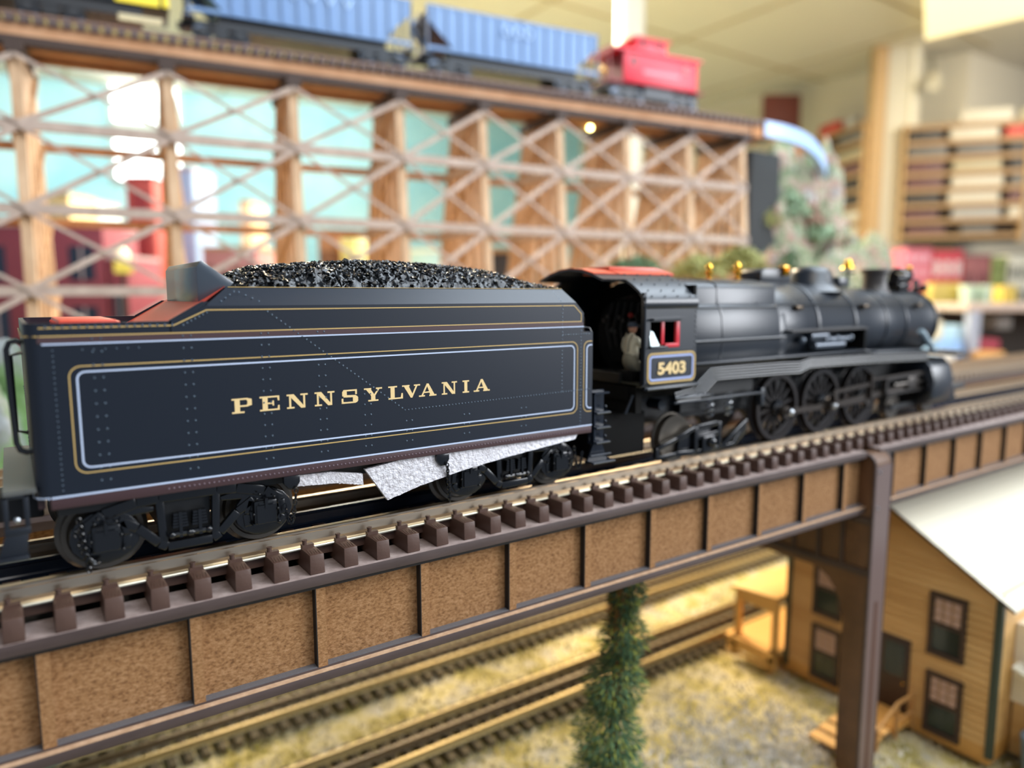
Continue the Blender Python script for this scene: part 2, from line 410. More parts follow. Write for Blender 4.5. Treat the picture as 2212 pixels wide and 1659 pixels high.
# raised wood-grain lines on the tie end
for k in range(5): chm.bar((-.2+.09*k, -3.62+.05*(k % 2), .722), (-.14+.09*k, -3.05-.1*(k % 3), .722), .022, .02)
chair_me = chm.mesh('rail_chair', m=TIE)
for k in range(-2, 62):
    x = 10.0-.35+1.3*k-7.8
    o = inst('tie', tie_me, trk, (x, YC, -1.27)); OFF[o] = Vector((x, YC, -1.27))
    c = bpy.data.objects.new('rail_chair', chair_me); COL.objects.link(c); c.parent = o
far = MB()
for k in range(62, 110):
    x = 9.65+1.3*k-7.8; far.box(x-.28, x+.28, -.05, 7.45, -1.27, -.55)
far.build('far_tie', TIE, trk, kind='stuff')
# strap between ties under the rail
st = MB()
for y in (1.35, 5.9): st.box(-6, 140, y-.18, y+.18, -1.0, -.62)
st.build('tie_strap', TIE, trk)
def railp(y, wh=.15, wf=.42):
    return [(y-wf, -.62), (y+wf, -.62), (y+wf, -.55), (y+wf*.6, -.5), (y+wh-.03, -.44), (y+wh-.05, -.14), (y+wh, -.10), (y+wh, -.02), (y+wh-.03, 0), (y-wh+.03, 0), (y-wh, -.02), (y-wh, -.10), (y-wh+.04, -.14), (y-wh+.01, -.44), (y-wf*.6, -.5), (y-wf, -.55)]
r_ = MB().prism(railp(1.47), 'x', -8, 140).build('rail', RAILM, trk, ang=25)
MB().prism([(.99, -.625), (1.3, -.625), (1.3, -.50), (1.12, -.52), (1.02, -.55), (.99, -.58)], 'x', -8, 140).build('rail_foot', RAILF, r_, ang=25)
MB().prism(railp(5.93), 'x', -8, 140).build('rail', RAILM, trk, ang=25)
MB().prism(railp(3.7, .12, .25), 'x', -8, 140).build('rail', RAILB, trk, ang=25, label='blackened centre rail')

# ------------------------------------------------------------------ front girder bridge
brg = thing('girder_bridge', 'brown hardboard plate girder bridge with dark flanges carrying the front track', 'bridge', (0, -.12, -5.35), math.atan(-.0103), off=(0, 0, -5.35))
ZT = -1.28; XE = 140
def seg_x():  # girder stretches either side of the pier
    return ((-9, 44.8), (46.9, XE))
for a, b in ((-9, 44.6), (46.3, XE)):
    MB().box(a, b, 0, 1.5, ZT-.38, ZT).build('top_flange', FLANGE, brg, bevel=.015)
    MB().box(a, b, 6.3, 7.8, ZT-.38, ZT).build('top_flange', FLANGE, brg, bevel=.015)
MB().box(-9, XE, 1.5, 6.3, ZT-.38, ZT-.2).build('gap_shade_sheet', mat('gap_shade_black', '#1b1613', .7), brg)  # dark sheet added to fill the shaded gap between the flanges
for a, b in ((-9, 44.6), (46.3, XE)): MB().box(a, b, .03, 1.45, ZT-.005, ZT+.004).build('flange_lit_top', LITTOP, brg)  # thin layer that paints overhead light onto the flange tops
for a, b in seg_x():
    MB().prism([(0, -5.35), (1.3, -5.35), (1.3, -5.0), (0, -5.0)], 'x', a, b).build('bottom_flange', FLANGE, brg, bevel=.015)
    MB().box(a, b, .0, .245, -5.0, -4.975).build('flange_lip', RAWEDGE, brg, label='pale raw hardboard lip along the bottom flange')
    MB().box(a, b, .25, .58, -5.0, -4.90).build('frame_rail', FLANGE, brg)
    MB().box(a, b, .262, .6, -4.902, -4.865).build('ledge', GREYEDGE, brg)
    MB().box(a, b, .25, .58, -1.86, ZT-.38).build('frame_rail', CHAR, brg)
    MB().box(a, b, 6.7, 7.0, -5.0, ZT-.38).build('back_girder', MDF, brg)
    MB().box(a, b, 6.3, 7.8, -5.35, -5.0).build('back_flange', FLANGE, brg)
PX = [-.28+4.28*k for k in range(-2, 11)]+[48.6]+[53.0+4.37*k for k in range(0, 19)]
pm = MB().box(0, .36, 0, .33, -4.9, -1.86).mesh('post', off=(0, 0, 0), m=MDF)
sm = MB().box(-.035, 0, .0, .34, -4.88, -1.86).mesh('charred_edge', m=CHAR)
for x in PX:
    if 43.3 < x < 46.9: continue
    o = inst('post', pm, brg, (x, .25, 0)); o.location.z = 5.35*S; OFF[o] = Vector((x, .25, 0))
    c = bpy.data.objects.new('charred_edge', sm); COL.objects.link(c); c.parent = o
for x0_, x1_ in zip(PX[:-1], PX[1:]):
    if x0_ < 44 and x1_ > 46: x1_ = 44.8
    MB().box(x0_+.01, x1_+.01, .585, .85, -4.95, ZT-.38).build('panel', MDF, brg)
MB().box(46.95, 48.6, .585, .85, -4.95, ZT-.38).build('panel', MDF, brg)

# ------------------------------------------------------------------ pier
pr = thing('bridge_pier', 'brown arched bridge pier with rounded shoulders standing under the front girder bridge', 'bridge pier', (45.6, 11.4, G))
xa, xb = 44.75, 46.85; ya, yb = -1.1, 24.0
def half(outer_y, sgn):
    pass
prof = [(ya, G), (ya, -2.2)]
for k in range(1, 7): a = PI-R90*k/6; prof.append((ya+.75+.75*math.cos(a), -2.2+.75*math.sin(a)))
prof += [(.2, -1.45), (.2, -5.36), (23.0, -5.36), (23.0, -1.45), (yb-.75, -1.45)]
for k in range(1, 7): a = R90-R90*k/6; prof.append((yb-.75+.75*math.cos(a), -2.2+.75*math.sin(a)))
prof += [(yb, G), (yb-1.7, G), (yb-1.7, -14.0)]
for k in range(1, 7): a = R90*k/6; prof.append((yb-4.7+3*math.cos(a), -14.0+4.0*math.sin(a)))
for k in range(0, 6): a = R90+R90*k/6; prof.append((ya+4.2+2.6*math.cos(a), -14.0+4.0*math.sin(a)))
prof += [(ya+1.7, -14.0), (ya+1.7, G)]
MB().prism(prof, 'x', xa+.12, xb-.12).build('frame', PIERM, pr, bevel=.04)
# lighter-edged border strips along the outside edge
for xx in (xa, xb-.14):
    e = MB().tube([(xx+.07, ya+.02, G), (xx+.07, ya+.02, -2.2)]+[(xx+.07, ya+.75-.73*math.cos(R90*k/6), -2.2+.73*math.sin(R90*k/6)) for k in range(1, 7)]+[(xx+.07, .2, -1.45)], .1, 6)
    e.build('edge_moulding', FLANGE, pr)
MB().box(xa+.1, xb-.1, ya-.04, ya+.05, G, -2.2).build('front_face', mat('pier_front_purple_brown', '#62504c', .45), pr)
MB().box(xa+.85, xb-.85, ya-.06, ya, G, -11.5).build('recess_strip', mat('pier_recess_brown', '#4d2f24', .6), pr)
for z in (-5.9, -9.4): MB().box(xa, xa+.14, ya+.1, yb-.1, z-.22, z+.22).build('cross_batten', WDARK, pr)
for y in (.9, 2.6, 4.5, 6.2, 8, 11, 14, 17, 20): MB().box(xa, xa+.14, y-.12, y+.12, -9.2, -6.1).build('vertical_batten', WDARK, pr)
for z in (-2.6, -5.0): MB().cyl((xa+.5, ya-.02, z), (xa+.5, ya-.1, z), .09, 8).build('bolt', STEEL, pr)

# ------------------------------------------------------------------ second bridge behind
b2 = thing('girder_bridge', 'second girder bridge running behind the first, with its own ties', 'bridge', (60, 17.6, -5.35))
MB().box(-30, 150, 13.1, 14.6, -1.7, -1.28).build('top_flange', FLANGE, b2)
MB().box(-30, 150, 20.8, 22.2, -1.7, -1.28).build('top_flange', FLANGE, b2)
MB().box(-30, 150, 13.5, 13.8, -5.2, -1.7).build('web_panel', MDF, b2)
MB().box(-30, 150, 21.4, 21.7, -5.2, -1.7).build('web_panel', MDF, b2)
MB().box(-30, 150, 13.1, 22.2, -5.35, -5.2).build('bottom_flange', FLANGE, b2)
MB().box(-30, 150, 14.6, 20.8, -1.7, -1.5).build('gap_shade_sheet', mat('gap_shade_black', '#1b1613', .7), b2)  # same dark gap filler for the second bridge
t2 = thing('railway_track', 'empty three-rail track on the second bridge behind the locomotive', 'track', (60, 17.6, -1.27))
LT = mat('pale_tan_tie', '#8c7a66', .7)  # paler tan than the front track's ties
t2m = MB().box(-.28, .28, -3.5, 3.5, 0, .7).mesh('tie', m=LT, bevel=.03)
for k in range(140): inst('tie', t2m, t2, (-28+1.3*k, 17.6, -1.27))
for y in (15.4, 17.6, 19.8): MB().prism(railp(y), 'x', -30, 150).build('rail', RAILM, t2, ang=25)
# ------------------------------------------------------------------ tender
W_ = 7.4
td = thing('tender', 'long black coal tender with gold and white lining and PENNSYLVANIA lettering', 'tender', (10.8, YC, 0))
def plan(x0, x1, r, n=6, inset=0):
    y0, y1 = inset, W_-inset; x0 += inset; x1 -= inset*0; r = max(r-inset, .05)
    pts = []
    for k in range(n+1): a = 1.5*PI-R90*k/n; pts.append((x0+r+r*math.cos(a), y0+r+r*math.sin(a)))
    for k in range(n+1): a = PI-R90*k/n; pts.append((x0+r+r*math.cos(a), y1-r+r*math.sin(a)))
    pts += [(x1, y1), (x1, y0)]
    return pts
body = MB()
body.prism(plan(0.08, 21.5, .38), 'z', 2.88, 7.15)
body.prism(plan(0.08, 20.95, .38), 'z', 7.15, 7.62)
outer = [(3.9, 7.6), (3.98, 8.0), (4.35, 8.06), (4.98, 8.46), (20.5, 8.46), (20.95, 8.0), (20.95, 7.6)]
n = len(outer)
B = [(5.86, 9.06), (20.3, 9.06)]
for y, yi, in ((0, .8), (W_, W_-.8)): pass
vs = [(x, 0, z) for x, z in outer]+[(x, W_, z) for x, z in outer]+[(B[0][0], .8, 9.06), (B[1][0], .8, 9.06), (B[0][0], W_-.8, 9.06), (B[1][0], W_-.8, 9.06), (4.6, 0.14, 7.62), (4.6, W_-.14, 7.62)]
a = 2*n
body.add(vs, [tuple(range(n-1, -1, -1)), tuple(range(n, 2*n)), (3, 4, a+1, a), (n+3, a+2, a+3, n+4), (a, a+1, a+3, a+2),
     (4, 5, n+5, n+4, a+3, a+1), (5, 6, n+6, n+5), (0, n, n+6, 6), (0, 1, 2, 3, a, a+2, n+3, n+2, n+1, n)])
bo = body.build('body', BLACKT, td, ang=28)
# rim of the rear deck
rim = MB(); o_ = plan(0.08, 3.95, .38); i_ = plan(0.08, 3.95, .38, inset=.13); i_ = i_[:-2]+[(3.95, W_-.13), (3.95, .13)]
m_ = len(o_)
vs = [(x, y, 7.6) for x, y in o_]+[(x, y, 8.0) for x, y in o_]+[(x, y, 8.0) for x, y in i_]+[(x, y, 7.6) for x, y in i_]
fs = []
for k in range(m_-1 if True else m_):
    if k == m_-2: continue
    q_ = k+1
    fs += [(k, q_, m_+q_, m_+k), (m_+k, m_+q_, 2*m_+q_, 2*m_+k), (2*m_+k, 2*m_+q_, 3*m_+q_, 3*m_+k)]
k = m_-1; fs += [(k, 0, m_, m_+k), (m_+k, m_, 2*m_, 2*m_+k), (2*m_+k, 2*m_, 3*m_, 3*m_+k)]
rim.add(vs, fs).build('deck_rim', BLACKT, td)
MB().box(.2, 4.1, .15, W_-.15, 7.615, 7.66).build('rear_deck', REDD, td)
# red sloping sheet behind the coal bunker
MB().add([(3.4, .14, 7.64), (3.4, W_-.14, 7.64), (5.05, W_-.14, 8.62), (5.05, .14, 8.62), (5.83, .82, 9.1), (5.83, W_-.82, 9.1)],
         [(0, 3, 2, 1), (3, 4, 5, 2)]).build('slope_sheet', REDD, td)
MB().prism([(3.9, 7.7), (3.98, 8.0), (4.35, 8.06), (4.98, 8.47), (5.1, 8.6), (4.9, 8.6), (4.3, 8.25), (3.9, 8.02)], 'y', -.0, .13).build('slope_edge', BLACKT, td)
MB().prism([(3.9, 7.7), (3.98, 8.0), (4.35, 8.06), (4.98, 8.47), (5.1, 8.6), (4.9, 8.6), (4.3, 8.25), (3.9, 8.02)], 'y', W_-.13, W_).build('slope_edge', BLACKT, td)
# tank hatches on the rear deck
hb = MB().prism([(.95, 7.66), (1.05, 8.04), (2.6, 8.04), (3.0, 7.66)], 'y', 1.6, 6.0); h_ = hb.build('water_hatch', REDD, td, bevel=.04)
hr = MB()
for k in range(10): hr.rivet((1.02, 1.9+.4*k, 7.9), 'x', .08); hr.rivet((2.7, 1.9+.4*k, 7.93), 'z', .08)
for k in range(12): hr.rivet((.25+.02*k, .6+.5*k, 7.66), 'z', .07)
hr.build('rivets', REDD, h_, kind='stuff')
MB().box(3.05, 3.7, 1.6, 4.4, 7.66, 7.74).build('walkway_plate', mat('grey_white_plate', '#aeb6c0', .4), td)
# coal load
cm = MB(); NX, NY = 300, 120
def cz(x, y):
    s = (x-5.75)/(20.35-5.75); t = (y-.9)/(W_-1.8)
    e = min(1, s*9)*min(1, (1-s)*5); e = max(0, e)**.6; ee = max(0, 1-abs(2*t-1)**3.2)
    return 8.98+ee*e*(.62+.48*math.sin(PI*min(1, s*1.06))**1.1)
for j in range(NY+1):
    for i in range(NX+1):
        x = 5.82+(20.3-5.82)*i/NX; y = .86+(W_-1.72)*j/NY
        p_ = Vector((x*2.0, y*2.2, 0)); d1 = noise.voronoi(p_+Vector((noise.noise(p_*1.5)*.6, 0, 0)), distance_metric='DISTANCE')[0]
        h = .22*min(1, d1[1]-d1[0])+.10*noise.noise(Vector((x*5, y*5, 2)))+.035*noise.noise(Vector((x*11, y*11, 5)))
        cx_ = noise.cell(Vector((x*2.4, y*2.6, 1)))*.09
        cm.v.append((x, y, cz(x, y)+h-.06+cx_))
for j in range(NY):
    for i in range(NX): a = j*(NX+1)+i; cm.f.append((a, a+1, a+NX+2, a+NX+1))
for k in range(1500):
    x = random.uniform(6.0, 20.1); y = random.uniform(.95, 4.8); r = random.uniform(.05, .13)
    z = cz(x, y)+.1
    pts = [Vector((random.gauss(0, 1), random.gauss(0, 1), random.gauss(0, .6))).normalized()*r*random.uniform(.7, 1.2) for _ in range(6)]
    pts = [Vector((r, 0, 0)), Vector((-r, random.uniform(-.04, .04), 0)), Vector((0, r*.8, .02)), Vector((.02, -r*.9, 0)), Vector((.02, .02, r*.7)), Vector((0, 0, -r*.6))]
    rot = Matrix.Rotation(random.uniform(0, 6.3), 3, 'Z') @ Matrix.Rotation(random.uniform(-.6, .6), 3, 'X')
    pts = [rot@q_+Vector((x, y, z)) for q_ in pts]
    cm.add(pts, [(0, 2, 4), (2, 1, 4), (1, 3, 4), (3, 0, 4), (2, 0, 5), (1, 2, 5), (3, 1, 5), (0, 3, 5)])
COALM = mat('glossy_black_coal', '#050506', .13, spec=.55, bump=.02, bscale=6)
single(cm, 'coal_load', COALM, 'mound of glossy black coal heaped in the lettered tender', 'coal', kind='stuff', ang=22)
# doghouse (rear box on the slope)
dg = MB().prism([(4.98, 8.5), (4.98, 9.74), (5.1, 9.92), (5.16, 9.93), (6.15, 9.22), (5.95, 9.02), (5.1, 8.52)], 'y', .95, 6.55)
do = dg.build('light_box', BOXG, td, bevel=.02)
MB().box(4.9, 5.02, .93, 6.57, 8.48, 8.54).build('red_footing', REDD, td)
# thin lines: gold and white
yl = -.012
gl = MB(); wl = MB()
gl.strip(rrect(1.12, 20.6, 3.5, 6.72, .32), .036, yl, .01, True)
wl.strip(rrect(1.32, 20.42, 3.66, 6.55, .22), .05, yl, .01, True)
q1 = [p_ for p_ in rrect(20.98, 22.6, 3.5, 6.72, .28) if p_[0] < 21.4]
q2 = [p_ for p_ in rrect(21.15, 22.6, 3.66, 6.55, .2) if p_[0] < 21.4]
gl.strip([(21.46, 6.72)]+q1+[(21.46, 3.5)], .034, yl, .01); wl.strip([(21.46, 6.55)]+q2+[(21.46, 3.66)], .055, yl, .01)
gl.strip([(.45, 7.86), (4.02, 7.86), (5.02, 8.33), (20.38, 8.33), (20.8, 7.96), (20.8, 7.62), (.45, 7.62)], .036, yl, .01)
wl.strip([(.5, 7.39), (20.95, 7.39)], .045, yl, .01)
wl.strip([(.45, 2.86), (21.46, 2.86)], .048, -.045, .01)
gl.strip([(5.9, 9.075), (20.3, 9.075)], .02, .78, .82)
gl.build('gold_lining', GOLD, td); wl.build('white_lining', WHITE_L, td)
MB().box(.4, 20.93, -.008, .005, 7.42, 7.6).build('upper_stripe', MAROON, td)
MB().box(.42, 21.46, -.03, .3, 2.5, 2.84).build('sill_stripe', MAROON, td, bevel=.02)
MB().box(.12, .3, .3, W_-.3, 2.5, 2.84).build('rear_sill', MAROON, td)
MB().tube([(.05, W_-.3, 7.62), (.04, .45, 7.62), (.13, .18, 7.62), (.4, -.01, 7.62)], .025, 6).build('rear_gold_line', GOLD, td)
MB().tube([(.05, W_-.3, 2.86), (.04, .45, 2.86), (.13, .16, 2.86), (.4, -.02, 2.86)], .03, 6).build('rear_white_line', WHITE_L, td)
# rivets
rv = MB()
zr = [7.13-.392*k for k in range(11)]
def slant(x): return 8.25-(x-6.95)*(8.25-4.42)/(12.0-6.95) if x < 12.0 else 4.42
for pxm, vv in ((216, 850), (411, 860), (577, 850), (697, 850), (795, 900), (884, 910), (1008, 900), (1131, 890)):
    xx = onY(pxm, vv, 0).x
    for z in zr:
        if xx > 7.2 and z > slant(xx)-.15: continue
        if z < 3.0: continue
        rv.rivet((xx-.12, 0, z)); rv.rivet((xx+.12, 0, z))
    if xx < 9:
        for z in (7.52,):
            rv.rivet((xx-.12, 0, z)); rv.rivet((xx+.12, 0, z))
x = 6.95
while x < 12.0: rv.rivet((x, 0, slant(x))); x += .145
x = 12.0
while x < 21.3: rv.rivet((x, 0, 4.42+(x-12)*.012), r=.034); x += .15
for k in range(24): rv.rivet((19.72, 0, 8.33-.165*k), r=.034)
for k in range(5): rv.rivet((19.72, .1+.14*k, 8.53+.1*k), r=.034)
for k in range(30): rv.rivet((20.8, 0, 7.2-.147*k), r=.034)
for k in range(11): rv.rivet((19.75+.15*k, 0, 7.05), r=.034)
for k in range(17): rv.rivet((.62+.21*k, 0, 7.88), r=.045)
for k in range(7): rv.rivet((4.3+.12*k, 0, 7.86+.065*k), r=.04)
for k in range(27): rv.rivet((.75, 0, 7.2-.16*k), r=.03)
for k in range(6): rv.rivet((1.5+.3*k, 0, 7.2), r=.03)
for k in range(4):
    rv.rivet((6.0-.16*k, .42-.09*k+.02, 8.92-.105*k), r=.04)
    rv.rivet((6.16+.19*k, .45-.09*k, 8.90-.1*k), r=.04)
for k in range(8):
    for z in (7.2, 5.6, 4.0): rv.rivet((.07, .8+.75*k, z), 'x', .035)
rv.build('rivets', RIVM, td, kind='stuff')
sr = MB()
for k in range(118): sr.rivet((3.6+.152*k, -.03, 2.66), r=.035)
sr.build('sill_rivets', mat('rivet_pale_maroon', '#6a5a60', .2, spec=.9), td, kind='stuff')

# lettering: slab-serif capitals built from strokes
def letter(ch):
    T, t, sv = .15, .055, .055    # thick stem, thin stroke, serif height ; unit height 1, returns polygons
    P = []
    def R(x0, x1, z0, z1): P.append([(x0, z0), (x1, z0), (x1, z1), (x0, z1)])
    def Q(*p): P.append(list(p))
    T = .26; t = .10; h = .11
    if ch == 'P':
        R(.14, .14+T, 0, 1); R(0, .62, 0, h); R(0, .5, 1-h, 1); R(.4, .8, 1-h, 1); R(.4, .8, .42, .42+h)
        Q((.74, .42), (1.0, .5), (1.0, .92), (.74, 1), (.74, .86), (.78, .8), (.78, .62), (.74, .56)); return P, 1.0
    if ch == 'E':
        R(.14, .14+T, 0, 1); R(0, 1.0, 0, h); R(0, 1.0, 1-h, 1); R(.4, .72, .45, .45+h); R(.64, .72, .33, .68)
        Q((.88, 0), (1.0, 0), (1.0, .34), (.92, .34)); Q((.92, .66), (1.0, .66), (1.0, 1), (.88, 1)); return P, 1.0
    if ch == 'N':
        R(.12, .12+t, 0, 1); R(.84, .84+t, 0, 1); R(0, .38, 0, h); R(.7, 1.08, 1-h, 1); R(0, .34, 1-h, 1)
        Q((.06, 1), (.36, 1), (.95, 0), (.72, 0)); return P, 1.08
    if ch == 'S':
        R(.0, .10, .0, .38); R(.78, .88, .64, 1.0)
        R(.1, .8, 0, h); R(.1, .8, 1-h, 1)
        Q((.04, .55), (.24, .5), (.3, .58), (.3, .85), (.24, 1), (.12, .97), (.04, .86))
        Q((.72, 0), (.86, .04), (.94, .15), (.94, .42), (.86, .53), (.64, .5), (.64, .12))
        Q((.1, .46), (.8, .42), (.84, .54), (.8, .58), (.18, .62)); R(.05, .2, 0, .12); return P, .96
    if ch == 'Y':
        R(.4, .4+T, 0, .5); R(.22, .84, 0, h); R(-.02, .42, 1-h, 1); R(.7, 1.08, 1-h, 1)
        Q((.04, 1), (.34, 1), (.64, .42), (.42, .38)); Q((.86, 1), (.97, 1), (.64, .38), (.56, .46)); return P, 1.06
    if ch == 'L':
        R(.14, .14+T, 0, 1); R(0, .9, 0, h); R(0, .56, 1-h, 1); Q((.76, 0), (.92, 0), (.92, .42), (.83, .42)); return P, .92
    if ch == 'V':
        R(-.02, .42, 1-h, 1); R(.68, 1.06, 1-h, 1); Q((.04, 1), (.34, 1), (.62, .2), (.48, 0)); Q((.82, 1), (.93, 1), (.58, 0), (.48, 0)); return P, 1.04
    if ch == 'A':
        R(-.04, .34, 0, h); R(.62, 1.08, 0, h); Q((.08, 0), (.18, 0), (.54, .9), (.46, 1)); Q((.7, 0), (1.0, 0), (.58, 1), (.44, 1)); R(.26, .8, .27, .27+.1); return P, 1.04
    if ch == 'I':
        R(.16, .16+T, 0, 1); R(0, .58, 0, h); R(0, .58, 1-h, 1); return P, .58
LX = [('P', 500.6, 544), ('E', 561, 603.6), ('N', 619.4, 664.9), ('N', 679.6, 722.6), ('S', 737.6, 774), ('Y', 787, 824.6), ('L', 838.6, 870),
      ('V', 869.4, 906.8), ('A', 906, 941), ('N', 954, 987), ('I', 999, 1013), ('A', 1024.3, 1056.4)]
for ch, u0, u1 in LX:
    vv = 878-(u0-500)*.083
    x0 = onY(u0, vv, 0).x; x1 = onY(u1, vv-3, 0).x
    P, wd_ = letter(ch); mb = MB()
    for i, poly in enumerate(P):
        d_ = -.010-.0006*i
        mb.prism([(x0+(x1-x0)*px_/wd_, 4.88+.50*pz_) for px_, pz_ in poly], 'y', d_, .005)
    mb.build('letter', GOLDL, td)

# rear details
hb = [(.06, .62, 7.42), (-.1, .62, 7.5), (-.26, .62, 7.45), (-.34, .62, 7.25), (-.32, .62, 5.9), (-.28, .62, 4.5), (-.2, .62, 4.28), (-.05, .62, 4.2), (.1, .62, 4.22)]
MB().tube(hb, .085, 10).build('grab_rail', GLOSS, td)
MB().tube([(.06, 3.0, 7.0), (-.25, 3.0, 6.9), (-.25, 3.0, 4.5), (.06, 3.0, 4.4)], .06, 8).build('ladder_rail', GLOSS, td)
fl_ = onZ(8, 967, 3.2)
pl = MB().add([(.1, 0.05, 3.2), (-.72, .0, 3.2), (fl_.x, fl_.y, 3.2), (fl_.x+.6, fl_.y, 3.2), (.1, fl_.y, 3.2), (.1, .05, 3.08), (-.72, 0, 3.08), (fl_.x, fl_.y, 3.08), (fl_.x+.6, fl_.y, 3.08), (.1, fl_.y, 3.08)],
    [(0, 1, 2, 3, 4), (9, 8, 7, 6, 5), (0, 5, 6, 1), (1, 6, 7, 2), (2, 7, 8, 3), (3, 8, 9, 4), (4, 9, 5, 0)])
pl.build('step_plate', mat('grey_plate', '#4f4f4c', .35), td)
stp = MB()
for x in (-.68, -.18): stp.bar((x, .1, 3.2), (x, .1, 2.0), .14, .12)
stp.bar((-.75, .1, 3.05), (-.11, .1, 3.05), .12, .16).bar((-.75, .1, 2.0), (-.11, .1, 2.0), .14, .22)
stp.add([(-.7, .04, 2.05), (-.15, .04, 2.05), (-.25, .04, 1.25), (-.95, .04, 1.25), (-.7, .16, 2.05), (-.15, .16, 2.05), (-.25, .16, 1.25), (-.95, .16, 1.25)],
        [(0, 1, 2, 3), (7, 6, 5, 4), (0, 4, 5, 1), (1, 5, 6, 2), (2, 6, 7, 3), (3, 7, 4, 0)])
stp.box(-1.0, -.2, -.05, .5, 1.15, 1.27)
stp.build('steps', mat('step_blue_black', '#14181f', .4), td, bevel=.03)
MB().sph((-.42, .02, 2.35), .1).build('step_knob', STEEL, td)
MB().box(-1.6, .3, 2.9, 4.5, 1.6, 2.4).box(-2.2, -1.5, 3.3, 4.1, 1.5, 2.2).build('coupler', DULL, td, bevel=.06)
for yy in (1.5, 2.0): MB().cyl((-1.2, yy, 3.3), (-1.2, yy, 3.75), .07, 8).build('brass_pin', STEEL, td)
fr = MB().box(.6, 21.2, .7, W_-.7, 2.1, 2.6); fr.box(1, 21, 2.2, 5.2, 1.6, 2.2); fr.build('underframe', DULL, td)
# front end: curved grab rails and side steps
MB().tube([(20.96, .35, 7.3), (21.3, .35, 7.34), (21.55, .3, 7.3), (21.66, .28, 7.1), (21.68, .25, 5.5), (21.66, .25, 3.2)], .04, 8).build('grab_rail', GLOSS, td)
MB().box(21.5, 22.9, .8, 6.6, 3.0, 3.3).build('front_platform', DARKIN, td)
MB().box(21.5, 21.7, .6, 6.8, 3.3, 7.0).build('front_bulkhead', DARKIN, td)
fs_ = MB()
for z in (4.35, 3.2, 2.3, ): pass
for i, z in enumerate((3.42, 2.72, 2.02)):
    fs_.box(21.65, 22.5, -.12, .35, z-.05, z+.02); fs_.tube([(21.7, -.12, z-.06), (22.55, -.12, z-.06)], .05, 6)
    fs_.sph((22.38, .05, z+.2), .085, 8, 6).sph((21.72, .0, z+.1), .07, 8, 6)
fs_.box(21.6, 22.5, .3, .42, 1.9, 4.4); fs_.box(21.6, 22.5, -.1, .35, 4.25, 4.33); fs_.bar((21.65, .1, 4.3), (21.65, .1, 1.9), .08, .3)
fs_.add([(21.9, .25, 2.0), (22.3, .25, 2.0), (22.7, .25, 1.1), (21.5, .25, 1.1), (21.9, .35, 2.0), (22.3, .35, 2.0), (22.7, .35, 1.1), (21.5, .35, 1.1)],
        [(0, 1, 2, 3), (7, 6, 5, 4), (0, 4, 5, 1), (1, 5, 6, 2), (2, 6, 7, 3), (3, 7, 4, 0)])
fs_.box(21.45, 22.8, -.15, .4, 1.0, 1.1); fs_.tube([(21.5, -.15, 1.02), (22.85, -.15, 1.02)], .055, 6); fs_.tube([(21.5, .05, 1.35), (22.75, .05, 1.35)], .05, 6)
fs_.build('front_steps', mat('gloss_blue_black_step', '#141a24', .25), td)

